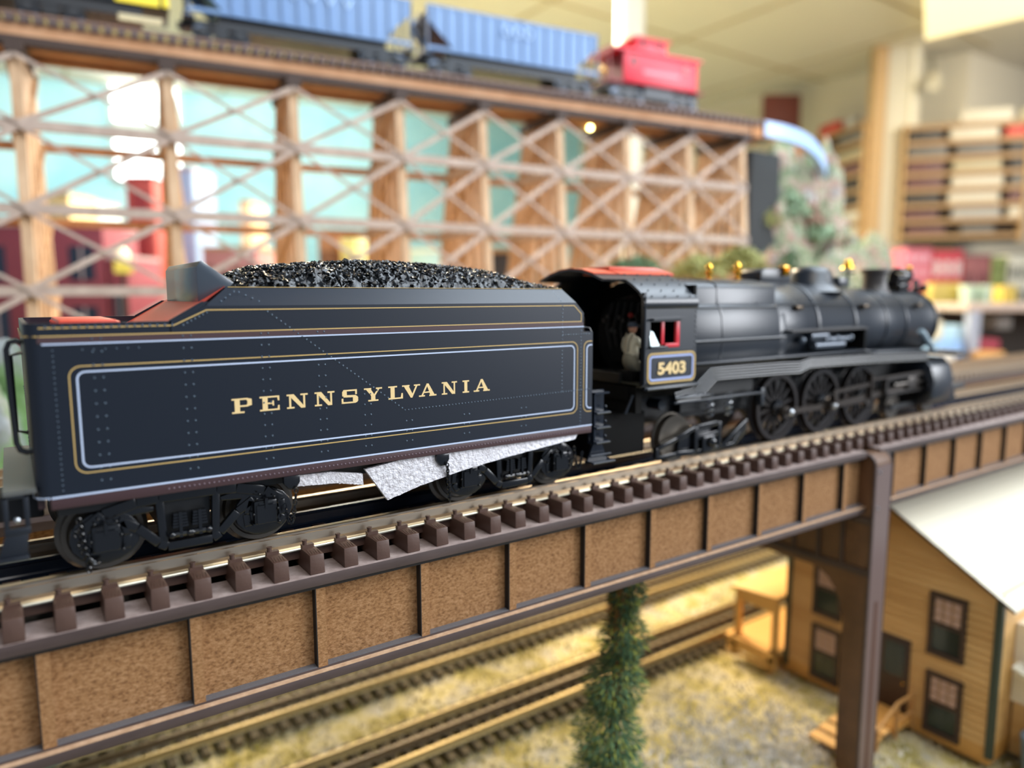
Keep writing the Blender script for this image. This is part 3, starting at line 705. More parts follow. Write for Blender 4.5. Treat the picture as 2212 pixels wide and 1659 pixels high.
# trucks
def wheel(x, y, r, yb_):
    m = MB().lathe((x, y, r), (0, 1, 0), [(0, r*.30), (0, r*.34), (.1, r*.55), (.06, r*.82), (0, r*.86), (0, r*.98), (.34, r*1.0), (.38, r*1.12), (.48, r*1.12), (.5, r*.9), (.5, r*.3)], 36)
    return m
def truck(xc, half_):
    t = MB(); rr = 1.2; yo = .72
    # cast side frame from broad bars
    U = Vector((0, 1, 0))
    def b(p, q, wdt, th=.26, y=yo): t.bar((xc+p[0], y, p[1]), (xc+q[0], y, q[1]), th, wdt*1.25, up=(0, 0, 1))
    def path(pts, wdt):
        for p_, q_ in zip(pts[:-1], pts[1:]): b(p_, q_, wdt)
    path([(-3.05, 1.55), (-2.5, 1.95), (-1.55, 2.2), (-.9, 2.25), (.9, 2.25), (1.55, 2.2), (2.5, 1.95), (3.05, 1.55)], .3)
    path([(-2.1, 1.7), (-1.55, 1.35), (-.95, .72), (-.7, .56), (.7, .56), (.95, .72), (1.55, 1.35), (2.1, 1.7)], .24)
    b((-.88, 2.2), (-.80, .6), .2); b((.88, 2.2), (.80, .6), .2)
    path([(-3.05, 1.55), (-3.1, 1.0), (-2.9, .7)], .22); path([(3.05, 1.55), (3.1, 1.0), (2.9, .7)], .22)
    path([(-2.0, 1.7), (-1.85, 1.2), (-1.9, .75)], .16); path([(2.0, 1.7), (1.85, 1.2), (1.9, .75)], .16)
    for s_ in (-1, 1):     # broad cast plates around the journals
        pl_ = [(xc+s_*half_+1.0*math.cos(a), 1.22+.86*math.sin(a)) for a in [k*PI/8 for k in range(16)]]
        t.prism(pl_, 'y', yo-.05, yo+.15)
        t.prism([(xc+s_*1.0, 1.95), (xc+s_*1.7, 2.1), (xc+s_*2.9, 1.75), (xc+s_*2.9, 1.55), (xc+s_*1.75, 1.75), (xc+s_*1.05, 1.8)], 'y', yo-.04, yo+.14)
    t.build('side_frame', GLOSS, td, bevel=.04)
    for s_ in (-half_, half_):
        for yy in (1.28,): 
            wo = wheel(xc+s_, yy, rr, 0).build('wheel', WHEELT, td)
        wheel(xc+s_, W_-1.28-.5, rr, 0).build('wheel', WHEELT, td)
        MB().cyl((xc+s_, 1.2, rr), (xc+s_, 6.2, rr), .2).build('axle', DULL, td)
        j = MB().box(xc+s_-.4, xc+s_+.4, .42, .8, .8, 1.65)
        jo = j.build('journal_box', GLOSS, td, bevel=.06)
        l = MB().box(xc+s_-.33, xc+s_+.33, .34, .44, .86, 1.5).box(xc+s_-.05, xc+s_+.05, .3, .5, 1.4, 1.75).bar((xc+s_-.25, .4, 1.55), (xc+s_+.25, .4, 1.55), .1, .06)
        l.box(xc+s_-.45, xc+s_+.45, .45, .75, .78, .85)
        for dx, dz in ((-.3, 1.75), (.3, 1.75), (-.42, 1.2), (.42, 1.3), (-.2, 1.9), (.45, .82), (0, 1.0)): l.sph((xc+s_+dx, .42, dz), .05, 8, 6)
        l.build('lid', GLOSS, jo)
    sp = MB()
    for sx in (-.3, .3):
        for k in range(5): sp.box(xc+sx-.24+.01*k, xc+sx+.24-.01*k, .5, .75, 1.18+.1*k, 1.26+.1*k)
        sp.box(xc+sx-.05, xc+sx+.05, .45, .6, .85, 1.7)
        sp.tube([(xc+sx-.26, .55, .95), (xc+sx+.26, .55, .95)], .11, 8); sp.sph((xc+sx-.27, .5, .95), .13, 8, 6); sp.sph((xc+sx+.27, .5, .95), .13, 8, 6)
    sp.build('leaf_spring', GLOSS, td)
    MB().box(xc-.7, xc+.7, .85, 6.6, .75, 2.1).build('bolster', DULL, td)
    MB().box(xc-3.0, xc+3.0, W_-.95, W_-.7, .9, 2.0).build('far_side_frame', DULL, td)
truck(4.27, 2.46); truck(17.6, 2.44)
# chains hanging from the frame
def chain(p, q, sag, lk=.115):
    p = Vector(p); q = Vector(q); L = (q-p).length+sag*1.4; nn = max(4, int(L/lk)); mb = MB()
    P = []
    for i in range(nn+1):
        t = i/nn; c = p.lerp(q, t); c.z -= sag*4*t*(1-t); P.append(c)
    for i in range(nn):
        a, b_ = P[i], P[i+1]; d = (b_-a).normalized(); c = (a+b_)/2; u = Vector((0, 1, 0)) if i % 2 else d.cross(Vector((0, 1, 0))).normalized()
        if abs(d.dot(u)) > .9: u = Vector((1, 0, 0))
        u = (u-d*u.dot(d)).normalized()
        ring = [c+d*(.1*math.cos(2*PI*k/8))+u*(.062*math.sin(2*PI*k/8)) for k in range(8)]
        mb.tube(ring, .026, 5, closed=True)
    return mb.build('chain', GLOSS, td)
chain((7.66, -.12, 2.1), (7.3, .1, 1.5), .95)
chain((13.76, -.12, 2.1), (13.95, .05, .5), .05)
chain((1.1, .45, 2.0), (1.3, .55, .25), .05); chain((1.0, .5, 1.6), (1.55, .5, .5), .35)
chain((20.75, .35, 1.9), (21.2, .3, 1.6), .9)
for x in (7.55, 13.62): MB().prism([(x-.3, 2.5), (x-.3, 2.25), (x-.12, 2.02), (x+.12, 2.02), (x+.28, 2.25), (x+.28, 2.5)], 'y', -.06, .12).build('chain_bracket', GLOSS, td, bevel=.03)

# packing foam left between body and truck
def foam(label, top, bot, y0, y1, slant_y=.0):
    mb = MB(); n_ = len(top); rs = []
    M = 44
    def interp(P, t):
        t *= len(P)-1; i = min(int(t), len(P)-2); f_ = t-i; return Vector((P[i][0], P[i][1])).lerp(Vector((P[i+1][0], P[i+1][1])), f_)
    for i in range(M+1):
        a = interp(top, i/M); b_ = interp(bot, i/M); w1 = noise.noise(Vector((i*.7, 0, 3)))*.05
        row = []
        for k in range(9):
            c = a.lerp(b_, k/8); yy = y0+(k/8)*slant_y+noise.noise(Vector((i*.5, k*.8, 1)))*.02; row.append((c.x+(w1 if k > 6 else 0), yy, c.y+noise.noise(Vector((i*.9, 5, k)))*.03*(k/8)))
        back = [(p_[0], p_[1]+(y1-y0), p_[2]) for p_ in reversed(row)]
        rs.append(row+back)
    mb.rings(rs)
    return single(mb, 'foam_sheet', FOAM, label, 'packing foam', ang=50)
foam('short piece of white packing foam hanging under the middle of the tender', [(7.7, 2.45), (9, 2.4), (10.25, 2.15)], [(7.75, 2.05), (9.2, 1.95), (10.28, 1.72)], .12, .3, .0)
foam('long pointed sheet of white packing foam wedged above the forward tender truck', [(10.35, 2.3), (12, 2.5), (14, 2.52), (17, 2.5), (20.75, 2.5)],
     [(11.2, 1.0), (12.6, 1.35), (14.6, 1.7), (17.2, 2.0), (20.5, 2.3)], .1, .28, -.1)
# ------------------------------------------------------------------ locomotive
lo = thing('steam_locomotive', 'black steam locomotive numbered 5403 with red cab roof, coupled ahead of the tender', 'locomotive', (41, YC, 0))
roofc = [(-.10, 8.22), (-.12, 8.45), (-.02, 8.72), (.25, 9.0), (.7, 9.3), (1.2, 9.55), (1.9, 9.8), (2.8, 10.02), (3.7, 10.1)]
roofc = roofc+[(7.4-y, z) for y, z in reversed(roofc[:-1])]
def arc_shell(x0, x1, pts, th):
    m = MB(); n = len(pts); inner = [(3.7+(y-3.7)*(1-th/4), z-th) for y, z in pts]
    rs = []
    for (y, z), (yi, zi) in zip(pts, inner): rs.append([(x0, y, z), (x1, y, z), (x1, yi, zi), (x0, yi, zi)])
    return m.rings(rs)
arc_shell(24.65, 28.5, roofc, .1).build('cab_roof', BLACK, lo, ang=40)
mid = [p for p in roofc if 1.0 < p[0] < 6.4]
arc_shell(23.15, 24.66, mid, .1).build('roof_overhang', BLACK, lo, ang=40)
red = [(y, z+.05) for y, z in roofc if 1.8 < y < 5.6]
arc_shell(23.2, 24.75, red, .05).build('red_roof_edge', REDROOF, lo, ang=40)
arc_shell(24.9, 28.7, red, .05).build('red_roof_panel', REDROOF, lo, ang=40)
MB().prism([(24.9, 10.08), (24.95, 10.24), (28.2, 10.24), (29.7, 9.95), (29.7, 9.8), (24.9, 9.8)], 'y', 2.7, 4.7).build('roof_hatch', REDROOF, lo, bevel=.03)
rb = MB()
for i in range(5):
    for x in (25.2, 26.1, 27.0, 27.9, 28.35): 
        y, z = roofc[2+i]; rb.rivet((x, y-.03, z+.02), r=.05)
rb.build('roof_rivets', BLACK, lo, kind='stuff')
# cab side sheets
cs = MB()
for y0, y1 in ((0, .1), (7.3, 7.4)):
    cs = MB()
    cs.box(24.85, 25.2, y0, y1, 4.5, 8.25).box(27.25, 28.5, y0, y1, 4.5, 8.25).box(25.2, 27.25, y0, y1, 4.5, 6.3).box(25.2, 27.25, y0, y1, 7.5, 8.25)
    cs.box(24.7, 24.86, y0-.03, y1+.05, 4.4, 8.9)
    cs.build('cab_side', BLACK, lo)
MB().tube([(24.72, -.08, 8.7), (24.72, -.1, 4.45)], .06, 6).build('cab_post', BLACK, lo)
MB().box(28.3, 28.5, .05, 7.35, 4.5, 9.3).build('cab_front', DARKIN, lo)
MB().box(24.7, 28.5, .1, 7.3, 4.3, 4.5).build('cab_floor', mat('cab_floor_olive', '#2c2a1c', .8), lo)
bh = MB().lathe((26.9, YC, 6.6), (1, 0, 0), [(0, 1.2), (0, 2.0), (1.4, 2.3)], 24).box(26.6, 27.2, 1.0, 2.6, 4.5, 6.2); bh.box(26.7, 27.0, 2.9, 4.4, 5.2, 6.2)
bho = bh.build('backhead', DARKIN, lo)
bp = MB()
for k in range(10): bp.cyl((26.85, 2.2+.3*k, 7.2+.5*math.sin(k*1.7)), (26.6, 2.2+.3*k, 7.2+.5*math.sin(k*1.7)), .12, 10)
for k in range(6): bp.tube([(26.8, 1.9+.5*k, 5.6), (26.6, 1.9+.55*k, 7.0), (26.9, 2.0+.5*k, 8.4)], .05, 6)
bp.build('gauges_and_pipes', mat('backhead_brown', '#2a211a', .6), bho)
MB().sph((26.4, 2.6, 7.75), .14).build('red_valve_handle', mat('red_valve', '#b02a20', .5), bho)
MB().box(24.6, 24.9, 1.5, 6.6, 4.4, 4.9).build('floor_edge', DULL, lo)
# window: red sash, sill, shade
sh = MB()
sh.box(26.02, 26.22, .04, .12, 6.36, 7.5).box(27.0, 27.26, -.02, .12, 6.25, 7.55).box(26.22, 27.2, -.03, .12, 6.22, 6.42)
sh.build('window_sash', REDSASH, lo, bevel=.015)
MB().box(25.2, 27.4, -.02, .05, 7.5, 7.6).bar((25.15, -.15, 7.62), (27.5, -.15, 7.66), .25, .08).build('window_shade', BLACK, lo)
MB().box(25.1, 26.3, -.18, .1, 6.22, 6.3).build('arm_rest', BLACK, lo, bevel=.02)
MB().add([(25.15, -.1, 6.32), (25.75, -.1, 6.32), (25.45, .05, 7.0), (25.15, .05, 7.1), (25.15, 0, 6.32), (25.75, 0, 6.32), (25.45, .1, 7.0), (25.15, .1, 7.1)],
         [(0, 1, 2, 3), (7, 6, 5, 4), (0, 4, 5, 1), (1, 5, 6, 2), (2, 6, 7, 3), (3, 7, 4, 0)]).build('wind_deflector', mat('pale_glass', '#cfe6e4', .1), lo)
# number panel
MB().strip(rrect(25.05, 28.42, 4.5, 5.93, .28), .09, -.035, .01, True).build('gold_lining', GOLD, lo)
MB().strip(rrect(25.2, 28.27, 4.64, 5.79, .18), .10, -.03, .01, True).build('white_lining', mat('periwinkle_lining', '#9aa6cf', .4), lo)
def numtext(txt, x0, x1, z0, z1, y, m, name, parent, bold=.02, rot=None):
    cu = bpy.data.curves.new('t', 'FONT'); cu.body = txt; cu.size = 1; cu.extrude = .01; cu.offset = bold
    to = bpy.data.objects.new('t', cu); COL.objects.link(to); bpy.context.view_layer.update()
    me = bpy.data.meshes.new_from_object(to.evaluated_get(bpy.context.evaluated_depsgraph_get())); bpy.data.objects.remove(to)
    xs = [v.co.x for v in me.vertices]; ys = [v.co.y for v in me.vertices]; ax, bx, ay, by = min(xs), max(xs), min(ys), max(ys)
    off = OFF.get(parent, Vector((0, 0, 0)))
    for v in me.vertices:
        v.co = (Vector((x0+(v.co.x-ax)/(bx-ax)*(x1-x0), y-v.co.z, z0+(v.co.y-ay)/(by-ay)*(z1-z0)))-off)*S
    me.materials.append(m); o = bpy.data.objects.new(name, me); COL.objects.link(o); o.parent = parent; return o
numtext('5403', 25.72, 27.72, 4.88, 5.5, -.04, GOLDL, 'number', lo, .04)
cr = MB()
for k in range(17): cr.rivet((25.0+.21*k, 0, 6.07), r=.045); cr.rivet((25.0+.21*k, 0, 4.4), r=.045)
for k in range(14): cr.rivet((28.42, 0, 8.0-.26*k), r=.05)
cr.build('cab_rivets', BLACK, lo, kind='stuff')
MB().box(24.8, 28.6, -.12, .1, 4.18, 4.34).tube([(24.9, -.12, 4.22), (28.7, -.12, 4.24)], .09, 8).build('cab_sill', BLACK, lo, bevel=.02)

# boiler
ZB = 6.72
def oct_(x, yh, zt, zb, r): pass
MB().lathe((28.5, YC, ZB), (1, 0, 0), [(0, 2.98), (8.2, 3.0), (8.9, 2.98), (12.2, 2.92), (12.25, 2.86), (16.8, 2.68), (16.85, 2.63), (21.0, 2.48), (24.0, 2.4), (24.05, 2.35), (28.5, 2.3)], 56).build('boiler', BLACK, lo, ang=50)
fbp = [(.72, 5.0), (.5, 6.3), (.62, 7.6), (.85, 8.2), (1.0, 8.25), (1.0, 9.1), (1.12, 9.32), (1.5, 9.5), (2.6, 9.68), (3.7, 9.74)]
fbp = fbp+[(7.4-y, z) for y, z in reversed(fbp[:-1])]
MB().prism(fbp, 'x', 28.5, 36.4).build('firebox', BLACK, lo, bevel=.06, ang=40)
MB().prism([(.72, 5.0), (.6, 6.3), (.8, 7.6), (1.15, 8.1), (6.25, 8.1), (6.6, 7.6), (6.8, 6.3), (6.68, 5.0)], 'x', 36.4, 37.2).build('firebox_throat', BLACK, lo, bevel=.05)
bd = MB()
for x, r in ((40.7, 2.93), (45.3, 2.7), (49.6, 2.5), (52.5, 2.41), (57.0, 2.36)):
    bd.lathe((x-.09, YC, ZB), (1, 0, 0), [(0, r-.05), (0, r+.04), (.18, r+.04), (.18, r-.05)], 48)
bd.parts('boiler_band', BLACK, lo)
fb = MB()
for x in (28.62, 31.2, ): fb.prism([(y-.03 if y < 3.7 else y+.03, z+.03) for y, z in fbp], 'x', x, x+.12)
fb.tube([(28.7, .35, 6.38), (36.6, .35, 6.38)], .07, 8); fb.tube([(28.7, .78, 8.12), (36.4, .78, 8.12)], .05, 8)
fb.build('firebox_band', BLACK, lo)
MB().lathe((57.0, YC, ZB), (1, 0, 0), [(0, 2.32), (.25, 2.32), (.3, 2.15), (.55, 2.0), (.75, 1.3), (.85, .3)], 40).build('smokebox_door', BLACK, lo, ang=40)
# headlight, generator, stack, domes, bell
MB().lathe((52.15, YC, 8.8), (0, 0, 1), [(0, 1.25), (.35, .95), (.8, .82), (1.55, .88), (1.6, 1.0), (1.85, 1.0), (1.85, .7), (1.2, .65)], 28).build('smokestack', mat('warm_grey_stack', '#3d3733', .45), lo)
MB().lathe((44.0, YC, 9.0), (0, 0, 1), [(0, 2.1), (.3, 1.7), (.6, 1.45), (1.2, 1.35), (1.5, 1.15), (1.65, .7), (1.7, .1)], 32).build('steam_dome', BLACK, lo, ang=60)
MB().prism([(-1.5, 9.5), (-1.4, 10.15), (-.9, 10.4), (.9, 10.4), (1.4, 10.15), (1.5, 9.5)], 'y', 2.8, 4.6).build('sand_box', BLACK, lo, bevel=.1) if False else MB().prism([(37.6, 9.5), (37.6, 10.2), (38.0, 10.42), (40.4, 10.42), (40.7, 10.2), (40.7, 9.5)], 'y', 2.9, 4.5).build('sand_box', BLACK, lo, bevel=.08)
MB().prism([(46.2, 9.3), (46.2, 10.0), (47.2, 10.0), (47.5, 9.3)], 'y', 2.9, 4.5).build('sand_dome', BLACK, lo, bevel=.12)
def whistle(x, y, z, s=1.0, nm='safety_valve', lab='polished brass'):
    MB().lathe((x, y, z), (0, 0, 1), [(0, .2*s), (.1*s, .22*s), (.14*s, .12*s), (.28*s, .12*s), (.32*s, .24*s), (.5*s, .24*s), (.54*s, .13*s), (.66*s, .13*s), (.7*s, .26*s), (.82*s, .2*s), (.98*s, .05*s)], 14).build(nm, BRASS, lo, label=lab)
whistle(33.3, 3.3, 9.65, 1.0); whistle(36.0, 3.4, 9.7, 1.1)
MB().lathe((40.0, 2.9, 10.0), (0, 0, 1), [(0, .3), (.2, .35), (.3, .2), (.5, .45), (.62, .25), (.7, .05)], 14).build('whistle', BRASS, lo)
MB().bar((48.6, YC, 9.3), (48.6, YC, 10.9), .12, .12).bar((48.6, YC-.5, 10.3), (48.6, YC+.5, 10.3), .1, .1).build('bell_bracket', DULL, lo)
MB().lathe((48.6, YC, 10.6), (0, 0, 1), [(0, .48), (.05, .5), (.2, .36), (.45, .3), (.62, .18), (.7, .05)], 18).build('bell', BRASS, lo)
hl = MB().cyl((55.2, YC, 10.2), (56.6, YC, 10.2), .62, 24).box(55.0, 56.2, 3.2, 4.2, 9.0, 9.8)
hl.build('headlight', GLOSS, lo, bevel=.05)
gn = MB().cyl((53.7, 3.1, 10.0), (54.9, 3.1, 10.0), .42, 16).cyl((53.9, 4.0, 9.6), (54.7, 4.0, 9.6), .3, 12).box(54.6, 57.6, 3.0, 4.4, 9.0, 9.15)
gn.cyl((57.1, 3.2, 8.3), (57.3, 3.2, 9.9), .2, 10).cyl((57.2, 2.7, 9.3), (57.6, 2.7, 9.3), .25, 10)
for k in range(6): gn.sph((54+.6*k, 2.9+.1*(k % 2), 9.5+.3*math.sin(k*2)), .16, 8, 6)
gn.build('generator', GLOSS, lo)
MB().sph((54.6, 2.4, 10.75), .14).sph((55.9, 3.2, 10.85), .12).build('brass_fitting', BRASS, lo)
# handrail along the boiler
st_ = MB()
hp = [(28.7+k*2, 1.02-.0 if k < 5 else 1.02+.036*(k-5), 8.35-.02*k) for k in range(15)]
hp = [(x, YC-math.sqrt(max(.1, (3.12-.028*max(0, x-36))**2-(z-ZB)**2)), z) for x, y, z in hp]
st_.tube(hp, .035, 6)
for x, y, z in hp[::3]: st_.sph((x, y, z), .09, 8, 6)
st_.build('handrail', BLACK, lo)
for x in (38.6, 46.5, 54.2): MB().box(x-.35, x+.35, .75+(x-38)*.03, 1.2+(x-38)*.03, 7.9, 8.15).build('check_valve', mat('bronze_black_fitting', '#4a3b28', .3, metal=.6), lo, bevel=.05)

# running boards
rn = MB()
P = [(28.5, 5.2), (44.5, 5.18), (46.0, 5.0), (52.5, 4.85), (54.5, 4.62), (58.2, 4.55)]
for a, b in zip(P[:-1], P[1:]):
    rn.add([(a[0], -.08, a[1]), (b[0], -.08, b[1]), (b[0], 1.6, b[1]), (a[0], 1.6, a[1]), (a[0], -.08, a[1]+.12), (b[0], -.08, b[1]+.12), (b[0], 1.6, b[1]+.12), (a[0], 1.6, a[1]+.12)],
           [(0, 3, 2, 1), (4, 5, 6, 7), (0, 1, 5, 4), (1, 2, 6, 5), (2, 3, 7, 6), (3, 0, 4, 7)])
    rn.add([(a[0], 5.8, a[1]), (b[0], 5.8, b[1]), (b[0], 7.4, b[1]), (a[0], 7.4, a[1]), (a[0], 5.8, a[1]+.12), (b[0], 5.8, b[1]+.12), (b[0], 7.4, b[1]+.12), (a[0], 7.4, a[1]+.12)],
           [(0, 3, 2, 1), (4, 5, 6, 7), (0, 1, 5, 4), (1, 2, 6, 5), (2, 3, 7, 6), (3, 0, 4, 7)])
rn.build('running_board', BLACK, lo, bevel=.02)
for k in range(5):
    dz = -.15*k
    pts = [(27.0+.05*k, .02, 3.95+dz*.9 if k > 2 else 3.85+dz), (28.3+.15*k, .02, 4.0+dz*.9), (29.7+.12*k, .02, 4.95+dz), (31.2, .02, 4.95+dz), (36.0, .02, 4.9+dz), (37.6, .02, 4.85+dz), (38.6, .02, 5.0+dz*.8), (46.0, .02, 4.9+dz*.8), (53.0, .02, 4.65+dz*.7)]
    MB().tube(pts, .07, 8).build('pipe', BLACK, lo)
lb = MB().box(27.0, 34.4, -.05, .35, 3.3, 3.42).tube([(27.0, -.04, 3.6), (29.6, -.04, 3.6)], .09, 8); lb.box(34.1, 34.4, .0, .4, 2.6, 3.6)
lb.build('lower_pipe_shelf', BLACK, lo, bevel=.02)
MB().box(28.5, 34.5, .9, 6.5, 3.4, 5.2).box(26, 57, 2.3, 5.1, 2.0, 4.7).build('frame', DULL, lo)
# pump shield with compressors
MB().add([(37.0, .15, 6.72), (45.2, .15, 6.72), (45.2, 1.4, 6.8), (37.0, 1.4, 6.8), (37.0, .15, 6.62), (45.2, .15, 6.62), (45.2, 1.4, 6.7), (37.0, 1.4, 6.7)],
   [(0, 1, 2, 3), (7, 6, 5, 4), (0, 4, 5, 1), (1, 5, 6, 2), (2, 6, 7, 3), (3, 7, 4, 0)]).build('shield_plate', mat('brown_black_shield', '#2e2a28', .4), lo)
MB().box(44.9, 45.1, .2, 1.5, 5.3, 6.65).box(37.0, 45, 1.45, 1.6, 5.3, 6.65).build('pump_recess', DARKIN, lo)
pc = MB().cyl((39.4, .7, 6.3), (41.2, .7, 6.3), .3, 14).cyl((40.9, .6, 6.05), (43.6, .6, 6.05), .2, 12).cyl((39.8, .6, 5.7), (43, .6, 5.7), .25, 12)
for x in (38.6, 41.3, 42.3, 43.8): pc.sph((x, .6, 6.1), .26, 10, 8)
pc.build('air_pump', mat('pump_steel_grey', '#596069', .3, metal=.5), lo)

# wheels and motion
RIM = mat('driver_brown_black', '#2a2421', .35, metal=.3)
def driver(x, r, nsp=14):
    y0 = 1.25
    a = MB().lathe((x, y0, r), (0, 1, 0), [(0, r*.86), (0, r*.985), (.4, r), (.45, r*1.06), (.55, r*1.06), (.55, r*.86)], 48, cap=False)
    vs = len(a.v); a.lathe((x, y0, r), (0, 1, 0), [(.0, r*.86), (.55, r*.86)], 48, cap=False)
    w = a.build('driving_wheel', RIM, lo, ang=40)
    s = MB()
    for k in range(nsp):
        t = 2*PI*k/nsp+.2; s.bar((x+r*.15*math.cos(t), y0+.25, r+r*.15*math.sin(t)), (x+r*.88*math.cos(t), y0+.25, r+r*.88*math.sin(t)), .16, .16, up=(0, 1, 0))
    s.build('spokes', RIM, w)
    MB().lathe((x, y0-.05, r), (0, 1, 0), [(0, .15), (0, .42), (.15, .5), (.6, .5)], 20).build('hub', GLOSS, w)
    cw = MB()
    pts = [(x+r*.84*math.cos(t), r+r*.84*math.sin(t)) for t in [PI*1.65+.18*k for k in range(-4, 5)]]
    cw.prism(pts, 'y', y0+.05, y0+.4).build('counterweight', RIM, w)
    MB().lathe((x, 5.75, r), (0, 1, 0), [(0, r*.3), (0, r*1.06), (.1, r*1.06), (.5, r), (.5, r*.3)], 40).build('far_wheel', RIM, lo)
DX = (37.5, 42.1, 46.7); RD = 2.06
for x in DX: driver(x, RD)
rod = mat('dark_worn_rod', '#4b433d', .35, metal=.7)
sr_ = MB()
for a, b in zip(DX[:-1], DX[1:]): sr_.bar((a+.35, .98, 1.75), (b+.35, .98, 1.75), .14, .34)
for x in DX: sr_.cyl((x+.35, .85, 1.75), (x+.35, 1.15, 1.75), .38, 16)
sr_.build('side_rod', rod, lo)
MB().bar((42.45, .72, 1.8), (52.0, .62, 2.35), .14, .36).cyl((42.45, .6, 1.8), (42.45, .9, 1.8), .36, 16).build('main_rod', rod, lo)
MB().bar((42.2, .5, 2.7), (46.5, .5, 2.9), .12, .2).bar((46.5, .5, 3.6), (46.5, .5, 1.9), .14, .3).bar((42.5, .48, 1.9), (42.2, .48, 2.7), .14, .24).bar((46.5, .45, 3.2), (53, .45, 3.3), .12, .16).build('valve_gear', rod, lo)
MB().bar((48.3, .5, 3.05), (54.5, .5, 3.25), .3, .22).bar((48.3, .5, 2.05), (54.5, .5, 2.15), .3, .22).bar((48.4, .5, 2.0), (48.4, .5, 3.2), .3, .3).build('crosshead_guide', mat('guide_dark', '#38332f', .35, metal=.5), lo)
MB().box(51.3, 52.6, .35, .75, 2.1, 3.1).cyl((49.5, .5, 2.6), (54.5, .5, 2.65), .13, 10).build('crosshead', STEEL if False else mat('crosshead_grey', '#5b5550', .3, metal=.7), lo, bevel=.04)
for x in (37.85, 42.45): MB().sph((x, .6, 1.8), .22, 12, 8).build('crank_pin', STEEL, lo)
cyb = MB().prism([(-.15, 1.3), (-.3, 2.6), (.0, 3.7), (.5, 4.2), (6.9, 4.2), (7.4, 3.7), (7.7, 2.6), (7.55, 1.3), (6.8, .8), (.6, .8)], 'x', 53.6, 56.6)
cyb.build('cylinder_block', BLACK, lo, bevel=.08)
MB().cyl((53.3, .85, 2.2), (53.6, .85, 2.2), .95, 20).build('cylinder_cover', GLOSS, lo)
cf = MB().cyl((56.6, .85, 2.2), (56.85, .85, 2.2), .95, 20).cyl((56.6, .9, 3.6), (57.0, .9, 3.6), .55, 16)
for k in range(8): cf.sph((56.9, .85+.75*math.cos(k*PI/4), 2.2+.75*math.sin(k*PI/4)), .1, 6, 5)
cf.build('cylinder_cover', GLOSS, lo)
MB().tube([(53.6, .9, 6.2), (53.9, .85, 6.0), (55.3, .7, 4.75)], .22, 12).build('steam_pipe', mat('pale_steel_pipe', '#9fb0b8', .3, metal=.5), lo)
MB().box(56.6, 60.2, .4, 7.0, 1.6, 2.0).prism([(56.8, 2.0), (60.2, 2.0), (60.6, .5), (58.5, .6)], 'y', 1.2, 6.2).box(57, 59.2, -.05, 7.4, 4.3, 4.42).build('pilot', BLACK, lo, bevel=.05)
for x in (51.0, 56.2):
    MB().lathe((x, 1.28, .95), (0, 1, 0), [(0, .25), (.05, .4), (0, .8), (0, .93), (.35, .95), (.4, 1.02), (.5, 1.02), (.5, .3)], 30).build('pilot_wheel', WHEELT, lo)
MB().bar((50.2, 1.0, .95), (57.0, 1.0, .95), .2, .3).build('pilot_truck_frame', DULL, lo)
# trailing truck
MB().lathe((28.3, 1.05, 1.25), (0, 1, 0), [(0, .35), (.06, .8), (0, 1.05), (0, 1.22), (.35, 1.25), (.4, 1.34), (.5, 1.34), (.5, .4)], 36).build('trailing_wheel', WHEELT, lo)
tt = MB()
def bb(p, q, w_, y=.75): tt.bar((p[0], y, p[1]), (q[0], y, q[1]), .28, w_)
for p_, q_, w_ in (((26.6, .95), (28.0, 1.3), .22), ((28.0, 1.3), (29.4, 1.75), .25), ((29.4, 1.75), (31.3, 1.85), .25), ((29.6, 1.2), (31.3, 1.3), .25), ((26.6, .45), (28.0, .5), .22), ((28.0, .5), (29.5, .4), .3),
                   ((29.5, .4), (31.6, .45), .3), ((31.6, .45), (33.8, 1.7), .3), ((29.5, .4), (29.5, 1.8), .3), ((31.4, .4), (31.4, 1.9), .3), ((26.6, .4), (26.6, 1.0), .22)): bb(p_, q_, w_)
tt.prism([(28.3, .45), (31.6, .45), (31.5, 1.85), (29.5, 1.75), (28.4, 1.2)], 'y', .86, 1.0)
tt.prism([(31.5, .5), (32.6, .6), (33.9, 1.9), (33.7, 1.0), (32.8, .35), (31.6, .3)], 'y', .65, .8)
tt.build('trailing_truck', GLOSS, lo, bevel=.04)
MB().box(22.6, 26.3, 1.3, 6.2, .75, 2.9).build('dark_gap_block', DARKIN, lo, bevel=.1)  # black block added to darken the gap between tender and cab
MB().box(29.9, 31.0, .5, .85, .3, 1.25).sph((30.5, .45, .9), .3, 12, 8).build('journal_box', GLOSS, lo, bevel=.08)
for x in (31.3, 32.9):
    c = MB(); c.tube([(x+.2*math.cos(t*.7), 1.3+.2*math.sin(t*.7), 2.0+t*.032) for t in range(44)], .05, 6); c.build('coil_spring', STEEL, lo)
MB().cyl((26.9, .7, 3.2), (26.9, 1.6, 3.2), .28, 14).tube([(24.7, .6, 3.9), (24.3, .7, 3.0)], .08, 6).build('air_valve', BLACK, lo)
MB().box(26.3, 26.7, 2.0, 2.8, 1.3, 1.9).build('red_wire_block', mat('dull_red_block', '#8a3022', .6), lo, bevel=.08)
MB().bar((23.0, 3.7, 2.0), (27.0, 3.7, 1.4), .5, .3).box(24.6, 28.5, 1.0, 6.4, 3.6, 4.3).box(24.7, 25.1, .4, 7.0, 3.0, 4.4).build('drawbar', DARKIN, lo)
MB().box(29.5, 33.5, 1.8, 5.6, 2.4, 3.3).build('ash_pan', DULL, lo)

